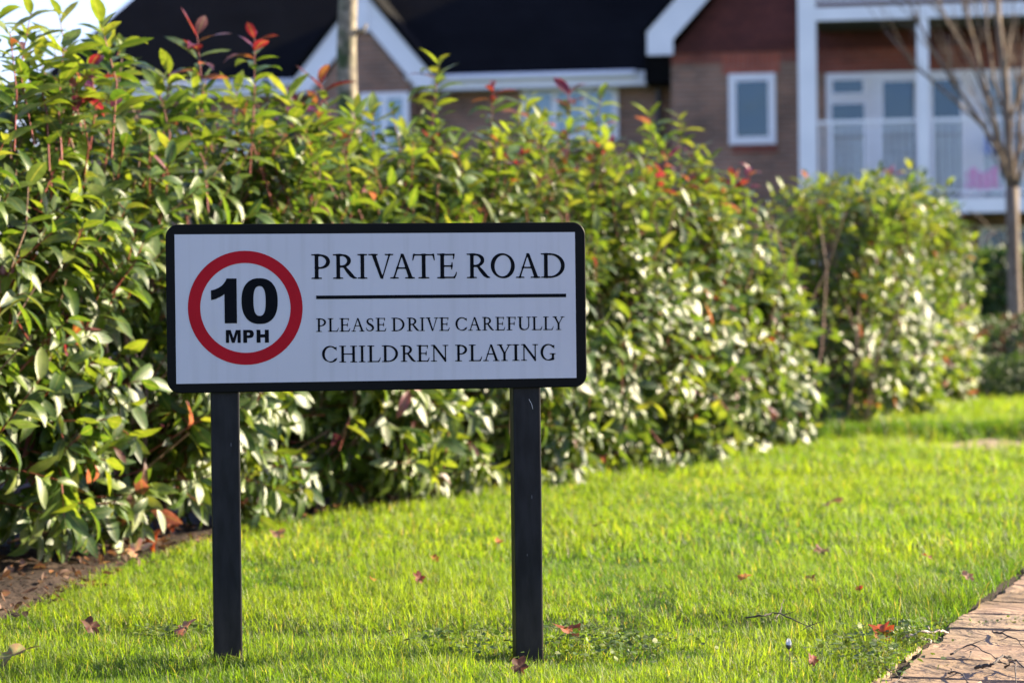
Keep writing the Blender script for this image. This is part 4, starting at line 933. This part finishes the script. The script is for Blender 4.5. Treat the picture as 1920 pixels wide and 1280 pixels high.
# ------------------------------------------------------------------ twigs
def twig(name_label, paths, r0, mat, z0=.0, base=None, arch=.01):
    m = MB(); p0 = on_ground(*paths[0][0]); o0 = Vector((p0.x, p0.y, 0))
    for k, pl in enumerate(paths):
        pts = []
        for i, q in enumerate(pl):
            p = on_ground(q[0], q[1], z0) if len(q) == 2 else on_ground(q[0], q[1], z0)
            pts.append(Vector((p.x, p.y, z0 + arch * math.sin(math.pi * i / max(1, len(pl) - 1)))) - o0)
        if len(pts) < 3: pts.insert(1, pts[0].lerp(pts[1], .5) + Vector((.003, .004, .002)))
        rq = random.Random(int(pl[0][0] * 7 + k)); fine = []
        for i in range(len(pts) - 1):
            a0, a1, a2, a3 = pts[max(i - 1, 0)], pts[i], pts[i + 1], pts[min(i + 2, len(pts) - 1)]
            for q in range(5):
                t = q / 5; f_ = .5 * ((2 * a1) + (a2 - a0) * t + (2 * a0 - 5 * a1 + 4 * a2 - a3) * t * t + (3 * a1 - a0 - 3 * a2 + a3) * t ** 3)
                fine.append(f_ + Vector((rq.uniform(-1, 1), rq.uniform(-1, 1), rq.uniform(-1, 1))) * r0 * .7)
        fine.append(pts[-1])
        rk = r0 * (1 if k == 0 else .65); m.tube(fine, [rk * (1 - .65 * i / (len(fine) - 1)) * rq.uniform(.75, 1.25) for i in range(len(fine))], 6)
        if k == 0:
            for q in range(3):
                j = rq.randint(3, len(fine) - 3); dd = (fine[j + 1] - fine[j - 1]).normalized(); sd = Vector((-dd.y, dd.x, .4)) * rq.choice((-1, 1)) + dd * .8
                m.tube([fine[j], fine[j] + sd * .010, fine[j] + sd * .022 + Vector((rq.uniform(-.004, .004), 0, .002))], [rk * .5, rk * .4, rk * .2], 5)
    o = m.build('twig', MT[mat], None, True); o.location = o0; tag(o, name_label, 'twig', 'twigs on the ground')
twig('crooked dark twig lying on the grass near the path', [[(1398, 1158), (1430, 1160), (1456, 1158), (1490, 1168), (1525, 1178)], [(1456, 1158), (1466, 1146), (1470, 1124)]], .0022, 'twig', .035)
twig('thick black twig with a bent fork on the nearest stone slab', [[(1832, 1252), (1850, 1260), (1866, 1262), (1880, 1250), (1900, 1246), (1930, 1262)], [(1884, 1250), (1903, 1262), (1906, 1282)]], .0034, 'twig', .010, arch=.02)
twig('dark twig crossing the middle of the stone path from the left', [[(1784, 1226), (1822, 1222), (1850, 1236), (1890, 1246)], [(1822, 1222), (1815, 1236)]], .0019, 'twig', .008, arch=.015)
twig('slender black twig on the stone path, farthest from the lawn', [[(1862, 1184), (1885, 1198), (1905, 1206), (1940, 1208)]], .0022, 'twig', .006)
twig('short dark twig low on the path near the bottom edge', [[(1780, 1262), (1800, 1272), (1825, 1288)], [(1782, 1262), (1784, 1254)]], .0022, 'twig', .006)
twig('thin twig across the grass edge at the bottom of the path', [[(1645, 1248), (1668, 1268), (1672, 1276)]], .0016, 'twig', .008)
twig('small dark twig on the slab at the bottom corner of the lawn', [[(1675, 1284), (1695, 1268)]], .0022, 'twig', .010)
twig('pale stick lying along the grass edge of the path', [[(1694, 1196), (1730, 1194), (1765, 1190), (1778, 1186)], [(1730, 1196), (1748, 1206)]], .0038, 'twig_pale', .016)
# daisy bud
p = on_ground(1480, 1262); db = empty('daisy', (p.x, p.y, gz(p.x, p.y)), label='single closed white daisy bud in the grass near the bottom edge', cat='flower'); db.scale = (.8, .8, .85)
m = MB(); m.tube([(0, 0, 0), (.003, 0, .03), (.0, 0, .05)], [.0012, .0011, .0014], 5); m.build('stalk', MT['stem'], db)
m = MB(); m.tube([(0, 0, .048), (0, 0, .053), (0, 0, .058)], [.002, .006, .006], 8); m.build('calyx', MT['soffit'], db)
for k in range(9):
    a = k * 2 * math.pi / 9; m = MB(); c_, s_ = math.cos(a), math.sin(a)
    m.add([(c_ * .004 - s_ * .002, s_ * .004 + c_ * .002, .056), (c_ * .004 + s_ * .002, s_ * .004 - c_ * .002, .056), (c_ * .0065 + s_ * .0022, s_ * .0065 - c_ * .0022, .062), (c_ * .003, s_ * .003, .072), (c_ * .0065 - s_ * .0022, s_ * .0065 + c_ * .0022, .062)], [(0, 1, 2, 3, 4)])
    m.build('petal', MT['white'], db)

# ------------------------------------------------------------------ sign
SYAW = rad(8.6); SD = 4.57
W_, H_ = .7945, .3145
sc0 = at(710.2, 575, SD)
sign = empty('road_sign', (sc0.x, sc0.y, 0), SYAW, label='white private road sign with red ring, black frame and two black posts', cat='sign')
ZC = sc0.z
def rrect(w2, h2, r, k=8):
    pts = []
    for cx_, cz_, a0 in ((w2 - r, h2 - r, 0), (-w2 + r, h2 - r, 90), (-w2 + r, -h2 + r, 180), (w2 - r, -h2 + r, 270)):
        for i in range(k + 1):
            a = rad(a0 + 90 * i / k); pts.append((cx_ + r * math.cos(a), cz_ + r * math.sin(a)))
    return pts
m = MB(); o_ = rrect(W_ / 2, H_ / 2, .024); n = len(o_); e = .0012
i_ = rrect(W_ / 2 - e, H_ / 2 - e, .024 - e)
vs = [(x, .0035, z + ZC) for x, z in o_] + [(x, -.0025, z + ZC) for x, z in o_] + [(x, -.0025 - e, z + ZC) for x, z in i_] + [(x, .0035 + e, z + ZC) for x, z in i_]
fs = []
for a, b_ in ((0, 1), (1, 2), (3, 0)):
    fs += [(a * n + i, a * n + (i + 1) % n, b_ * n + (i + 1) % n, b_ * n + i) for i in range(n)]
fs += [tuple(2 * n + i for i in range(n)), tuple(3 * n + i for i in range(n - 1, -1, -1))]
m.add(vs, fs); plate = m.build('plate', MT['black_plate'], sign)
YF = -.0025 - e
QL = ((313.0, 417.5), (1098.0, 416.5), (1099.0, 723.5), (314.0, 733.0))
def suv(px, py):
    u = (px - 313.5) / 785.0
    yt = QL[0][1] + (QL[1][1] - QL[0][1]) * u; yb = QL[3][1] + (QL[2][1] - QL[3][1]) * u
    v_ = (py - yt) / (yb - yt)
    # undo the slight perspective across the width
    kk = .026; u2 = u * (1 + kk * (1 - u) * .5 * -1)
    return (-W_ / 2 + u2 * W_, ZC + H_ / 2 - v_ * H_)
xa, za_ = suv(330, 436); xb, zb_ = suv(1079, 711.5)
zbl = suv(330, 713.5)[1]
m = MB(); m.box(xa, xb, YF - .0006, YF - .0001, ZC - H_ / 2 + .0175, ZC + H_ / 2 - .0188); m.build('panel', MT['panel'], sign)
YP = YF - .0006
# posts
def post(xc):
    w2 = .0265; m = MB(); m.box(xc - w2, xc + w2, .006, .056, -.35, ZC + H_ / 2 - .02)
    return m.build('post', MT['post'], sign, bevel=.003)
post(suv(424, 600)[0] - .0035); post(suv(987, 600)[0] - .0005)
for px in (424, 987):
    for dz in (-.09, .09):
        m = MB(); xx = suv(px, 600)[0]; m.box(xx - .03, xx + .03, .0578, .0605, ZC + dz - .012, ZC + dz + .012); m.build('fixing_clip', MT['dark_metal'], sign)

# ---- lettering: strokes joined through a distance field, then outlined
def sd_poly(X, Y, pts):
    d = np.full(X.shape, 1e9); inside = np.zeros(X.shape, bool); n = len(pts)
    for i in range(n):
        ax, ay = pts[i]; bx, by = pts[(i + 1) % n]; ex, ey = bx - ax, by - ay
        wx_, wy_ = X - ax, Y - ay; t = np.clip((wx_ * ex + wy_ * ey) / (ex * ex + ey * ey + 1e-12), 0, 1)
        d = np.minimum(d, (wx_ - ex * t) ** 2 + (wy_ - ey * t) ** 2)
        c = ((ay > Y) != (by > Y)) & (X < (bx - ax) * (Y - ay) / (by - ay + 1e-12) + ax); inside ^= c
    return np.where(inside, -1, 1) * np.sqrt(d)
def sd_stroke(X, Y, pts, ws):
    d = np.full(X.shape, 1e9)
    for i in range(len(pts) - 1):
        ax, ay = pts[i]; bx, by = pts[i + 1]; ex, ey = bx - ax, by - ay
        t = np.clip(((X - ax) * ex + (Y - ay) * ey) / (ex * ex + ey * ey + 1e-12), 0, 1)
        d = np.minimum(d, np.hypot(X - ax - ex * t, Y - ay - ey * t) - .5 * (ws[i] + (ws[i + 1] - ws[i]) * t))
    return d
def smin(a, b_, k):
    h = np.clip(.5 + .5 * (b_ - a) / k, 0, 1); return b_ + (a - b_) * h - k * h * (1 - h)
def rect(x0, y0, x1, y1): return ('p', [(x0, y0), (x1, y0), (x1, y1), (x0, y1)])
def para(x0, x1, w0, w1, y0=0, y1=1): return ('p', [(x0 - w0 / 2, y0), (x0 + w0 / 2, y0), (x1 + w1 / 2, y1), (x1 - w1 / 2, y1)])
def srf(x0, x1, y): return ('p', [(x0, y), (x1, y), (x1 - .02, y + .035), (x0 + .02, y + .035)]) if y < .5 else ('p', [(x0 + .02, y - .035), (x1 - .02, y - .035), (x1, y), (x0, y)])
def arc(cx, cy, rx, ry, a0, a1, wt, wk, n=26, tilt=0):
    pts, ws = [], []
    for i in range(n + 1):
        a = rad(a0 + (a1 - a0) * i / n); pts.append((cx + rx * math.cos(a), cy + ry * math.sin(a))); ws.append(wt + (wk - wt) * abs(math.cos(a + tilt)) ** 1.5)
    return ('s', pts, ws)
S_, TH = .138, .055
GL = {
 'I': [rect(.14, 0, .28, 1), srf(0, .42, 0), srf(0, .42, 1)],
 'P': [rect(.15, 0, .29, 1), srf(0, .44, 0), srf(0, .29, 1), arc(.33, .705, .375, .265, 90, -112, .05, .145), rect(.25, .945, .36, .995)],
 'R': [rect(.15, 0, .285, 1), srf(0, .42, 0), srf(0, .29, 1), arc(.34, .735, .325, .237, 90, -90, .05, .14), rect(.25, .945, .36, .995), rect(.25, .473, .45, .523), ('s', [(.47, .49), (.60, .32), (.76, .13), (.86, .045), (.97, .02)], [.08, .13, .14, .09, .025])],
 'V': [para(.565, .22, .10, .15), para(.585, .90, .03, .055), srf(0, .40, 1), srf(.70, 1.06, 1)],
 'A': [para(.16, .50, .055, .04), para(.87, .52, .15, .10), rect(.27, .40, .70, .445), srf(0, .36, 0), srf(.63, 1.04, 0)],
 'T': [rect(.40, 0, .54, 1), rect(.05, .945, .89, .99), ('s', [(.06, .975), (.035, .86), (.015, .75)], [.055, .045, .02]), ('s', [(.88, .975), (.90, .86), (.92, .75)], [.055, .045, .02]), srf(.24, .70, 0)],
 'E': [rect(.14, 0, .28, 1), srf(0, .28, 0), srf(0, .28, 1), rect(.2, .95, .70, .995), ('s', [(.70, .975), (.69, .88), (.675, .80)], [.045, .035, .02]), rect(.25, .475, .62, .522), ('s', [(.62, .64), (.61, .50), (.60, .37)], [.02, .05, .02]), rect(.2, 0, .72, .048), ('s', [(.71, .03), (.77, .13), (.80, .24)], [.055, .04, .015])],
 'F': [rect(.14, 0, .28, 1), srf(0, .44, 0), srf(0, .28, 1), rect(.2, .95, .68, .995), ('s', [(.68, .975), (.67, .88), (.66, .79)], [.045, .035, .02]), rect(.25, .475, .60, .522), ('s', [(.60, .64), (.595, .50), (.59, .37)], [.02, .05, .02])],
 'L': [rect(.14, 0, .28, 1), srf(0, .28, 0), srf(0, .44, 1), rect(.2, 0, .72, .048), ('s', [(.71, .03), (.78, .14), (.82, .27)], [.06, .04, .015])],
 'D': [rect(.14, 0, .28, 1), srf(0, .28, 0), srf(0, .28, 1), arc(.38, .5, .56, .475, 90, -90, .05, .145), rect(.2, .952, .40, .998), rect(.2, .002, .40, .048)],
 'O': [arc(.5, .5, .43, .48, 0, 360, .055, .148, 44, .25)],
 'C': [arc(.50, .5, .43, .48, 48, 315, .055, .15, 34, .15), ('s', [(.80, .86), (.86, .93), (.855, .74)], [.05, .03, .02]), ('s', [(.80, .15), (.86, .20), (.90, .27)], [.055, .035, .015])],
 'G': [arc(.50, .5, .43, .48, 48, 305, .055, .15, 34, .15), ('s', [(.80, .86), (.86, .93), (.855, .74)], [.05, .03, .02]), rect(.72, .04, .85, .40), ('s', [(.62, .06), (.74, .06), (.85, .11)], [.06, .07, .04]), ('p', [(.58, .43), (.96, .43), (.94, .395), (.6, .395)])],
 'S': [('s', [(.52, .74), (.50, .90), (.36, .965), (.22, .93), (.13, .83), (.12, .70), (.20, .58), (.34, .50), (.47, .40), (.53, .28), (.50, .14), (.39, .05), (.24, .03), (.10, .09), (.03, .27)], [.02, .045, .05, .065, .10, .125, .14, .15, .15, .135, .11, .07, .05, .05, .02])],
 'U': [rect(.14, .33, .28, 1), srf(0, .42, 1), srf(.70, 1.03, 1), rect(.84, .33, .90, 1), ('s', [(.21, .36), (.225, .22), (.31, .09), (.48, .025), (.66, .045), (.80, .14), (.86, .26), (.87, .36)], [.14, .14, .125, .08, .06, .055, .055, .06])],
 'Y': [para(.485, .19, .12, .14, .46, 1), para(.50, .83, .05, .055, .44, 1), rect(.42, 0, .56, .50), srf(0, .37, 1), srf(.66, .99, 1), srf(.27, .71, 0)],
 'H': [rect(.14, 0, .28, 1), rect(.82, 0, .96, 1), rect(.2, .475, .9, .525), srf(0, .42, 0), srf(0, .42, 1), srf(.68, 1.10, 0), srf(.68, 1.10, 1)],
 'N': [rect(.165, 0, .22, 1), rect(.90, 0, .955, 1), ('p', [(.12, 1), (.26, 1), (.955, .12), (.955, -.02), (.90, -.02)]), srf(0, .38, 0), srf(0, .24, 1), srf(.75, 1.12, 1)],
}
def contours(field_, x0, y0, st):
    """outline loops of field_ < 0 (marching squares)"""
    ny, nx = field_.shape; segs = {}
    def cut(i, j, k):
        if k == 0: a, b_ = field_[j, i], field_[j, i + 1]; t = a / (a - b_); return ('h', i, j), (i + t, j)
        if k == 1: a, b_ = field_[j, i + 1], field_[j + 1, i + 1]; t = a / (a - b_); return ('v', i + 1, j), (i + 1, j + t)
        if k == 2: a, b_ = field_[j + 1, i], field_[j + 1, i + 1]; t = a / (a - b_); return ('h', i, j + 1), (i + t, j + 1)
        a, b_ = field_[j, i], field_[j + 1, i]; t = a / (a - b_); return ('v', i, j), (i, j + t)
    TB = {1: [(3, 0)], 2: [(0, 1)], 3: [(3, 1)], 4: [(1, 2)], 5: [(3, 2), (1, 0)], 6: [(0, 2)], 7: [(3, 2)], 8: [(2, 3)], 9: [(2, 0)], 10: [(0, 3), (2, 1)], 11: [(2, 1)], 12: [(1, 3)], 13: [(1, 0)], 14: [(0, 3)]}
    s = field_ < 0; code = s[:-1, :-1] * 1 + s[:-1, 1:] * 2 + s[1:, 1:] * 4 + s[1:, :-1] * 8
    pos = {}
    for j, i in zip(*np.where((code > 0) & (code < 15))):
        for a, b_ in TB[int(code[j, i])]:
            ka, pa = cut(i, j, a); kb, pb = cut(i, j, b_); pos[ka] = pa; pos[kb] = pb; segs[ka] = kb
    loops = []
    while segs:
        k0 = next(iter(segs)); k = k0; lp = []
        while k in segs: lp.append(pos[k]); k = segs.pop(k)
        out = []; m_ = len(lp)
        for q in range(m_):
            a, b_, c = (out[-1] if out else lp[q - 1]), lp[q], lp[(q + 1) % m_]
            cr = abs((b_[0] - a[0]) * (c[1] - b_[1]) - (b_[1] - a[1]) * (c[0] - b_[0]))
            if cr > .06: out.append(b_)
        if len(out) > 3: loops.append([(x0 + p_[0] * st, y0 + p_[1] * st) for p_ in out])
    return loops
def glyph_loops(prims, k=.045, st=.0125):
    xs_ = np.arange(-.12, 1.3, st); ys_ = np.arange(-.12, 1.12, st); X, Y = np.meshgrid(xs_, ys_); d = None
    for p_ in prims:
        q = sd_poly(X, Y, p_[1]) if p_[0] == 'p' else sd_stroke(X, Y, p_[1], p_[2])
        d = q if d is None else smin(d, q, k)
    return contours(d - .009, xs_[0], ys_[0], st)
def fill(name, loops, mat, parent, y, thick=.00012):
    """flat printed shape: loops are in the sign plane (x, z)"""
    cu = bpy.data.curves.new(name, 'CURVE'); cu.dimensions = '2D'; cu.fill_mode = 'BOTH'; cu.extrude = thick
    for lp in loops:
        sp = cu.splines.new('POLY'); sp.points.add(len(lp) - 1)
        for i, (a, b_) in enumerate(lp): sp.points[i].co = (a, b_, 0, 1)
        sp.use_cyclic_u = True
    tmp = bpy.data.objects.new('tmp', cu); COL.objects.link(tmp)
    me = bpy.data.meshes.new_from_object(tmp.evaluated_get(bpy.context.evaluated_depsgraph_get())); bpy.data.objects.remove(tmp)
    o = link(name, me, None, parent); me.materials.clear(); me.materials.append(mat); me.name = name
    o.rotation_euler = (rad(90), 0, 0); o.location = (0, y, 0); return o
LOOPS = {k: glyph_loops(v_) for k, v_ in GL.items()}
def letter(ch, px0, px1, ytop, ybase):
    lp = LOOPS[ch]; x0 = min(p_[0] for l in lp for p_ in l); x1 = max(p_[0] for l in lp for p_ in l)
    res = [[suv(px0 + (p_[0] - x0) / (x1 - x0) * (px1 - px0), ybase + (ytop - ybase) * p_[1]) for p_ in l] for l in lp]
    fill('letter', res, MT['ink'], sign, YP - .0004)
L1 = [('P', 582.9, 618.1), ('R', 623.2, 668.2), ('I', 669.2, 687.8), ('V', 689.4, 736.8), ('A', 729.8, 776.8), ('T', 772.2, 814.1), ('E', 818.2, 855.5), ('R', 873.9, 918.2), ('O', 919.3, 964.6), ('A', 966.2, 1013), ('D', 1013.8, 1059)]
for c_, a, b_ in L1: letter(c_, a, b_, 474.6, 519.8 - .4 * (a - 583) / 476)
L2 = [('P', 590.7, 609.3), ('L', 612.3, 632.7), ('E', 634, 654.2), ('A', 656.2, 681.3), ('S', 683.8, 699.1), ('E', 701.7, 721.7), ('D', 731.4, 756), ('R', 760.3, 784.2), ('I', 784.6, 794.2), ('V', 795.5, 820.2), ('E', 820.9, 840.6),
      ('C', 851.6, 873.8), ('A', 875.3, 900.1), ('R', 901.8, 924.2), ('E', 926.5, 945), ('F', 947.6, 965.2), ('U', 968.2, 993.8), ('L', 995.1, 1015.3), ('L', 1017, 1036.5), ('Y', 1034.8, 1057.6)]
for c_, a, b_ in L2: t = (a - 590) / 468; letter(c_, a, b_, 594.2 - 1.9 * t, 618.6 - 1.9 * t)
L3 = [('C', 601.2, 629.5), ('H', 633.1, 666.6), ('I', 669.8, 682.2), ('L', 685.7, 710.6), ('D', 712.8, 743.2), ('R', 748, 776.6), ('E', 777.9, 802), ('N', 804.6, 838), ('P', 850.2, 873), ('L', 876, 901), ('A', 902.7, 933.9), ('Y', 929.4, 957.4), ('I', 957.8, 971.7), ('N', 974.3, 1007.1), ('G', 1011.4, 1040.1)]
for c_, a, b_ in L3: t = (a - 600) / 440; letter(c_, a, b_, 645.8 - 2.3 * t, 675.9 - 2.3 * t)
fill('rule_line', [[suv(591.5, 551.4), suv(1061, 549.6), suv(1061, 556), suv(591.5, 557.9)]], MT['ink'], sign, YP - .0004)
# speed roundel
def z5(X, Y): return suv(345 + X / 5.565, 460 + Y / 5.565)
circ = lambda cx_, cy_, rx_, ry_, ex=2.0, n=72: [z5(cx_ + rx_ * math.copysign(abs(math.cos(a)) ** (2 / ex), math.cos(a)), cy_ + ry_ * math.copysign(abs(math.sin(a)) ** (2 / ex), math.sin(a))) for a in [2 * math.pi * i / n for i in range(n)]]
fill('red_ring', [circ(637.5, 632.5, 592.5, 592.5), circ(638.5, 633.5, 466.5, 466.5)], MT['red'], sign, YP - .0003)
fill('numeral', [[z5(*q) for q in [(423, 793), (550, 793), (550, 327), (447, 327), (438, 350), (420, 377), (396, 402), (362, 424), (325, 440), (285, 450), (285, 552), (330, 541), (375, 521), (405, 503), (423, 488)]]], MT['ink'], sign, YP - .0004)
fill('numeral', [circ(786, 563, 187, 238, 2.35), circ(785, 562, 63, 154, 2.6)], MT['ink'], sign, YP - .0004)
fill('letter', [[z5(*q) for q in [(433, 996), (433, 862), (483, 862), (510, 945), (536, 862), (586, 862), (586, 996), (553, 996), (553, 900), (524, 996), (494, 996), (466, 900), (466, 996)]]], MT['ink'], sign, YP - .0004)
fill('letter', [[z5(*q) for q in [(612, 996), (612, 862), (685, 862), (705, 867), (718, 882), (723, 903), (718, 925), (705, 940), (685, 946), (652, 946), (652, 996)]], [z5(*q) for q in [(652, 890), (652, 919), (670, 919), (679, 914), (683, 904), (679, 895), (670, 890)]]], MT['ink'], sign, YP - .0004)
fill('letter', [[z5(*q) for q in [(750, 995), (750, 861), (791, 861), (791, 908), (836, 908), (836, 861), (877, 861), (877, 995), (836, 995), (836, 941), (791, 941), (791, 995)]]], MT['ink'], sign, YP - .0004)
# small scratch on the right post
xx = suv(987, 600)[0]
m = MB(); zs = ZC - H_ / 2 - .022; m.tube([(xx + .003, .0058, zs), (xx + .008, .0058, zs - .009), (xx + .0105, .0058, zs - .019)], [.0003, .0004, .0003], 4); m.build('scratch', MT['rail'], sign)
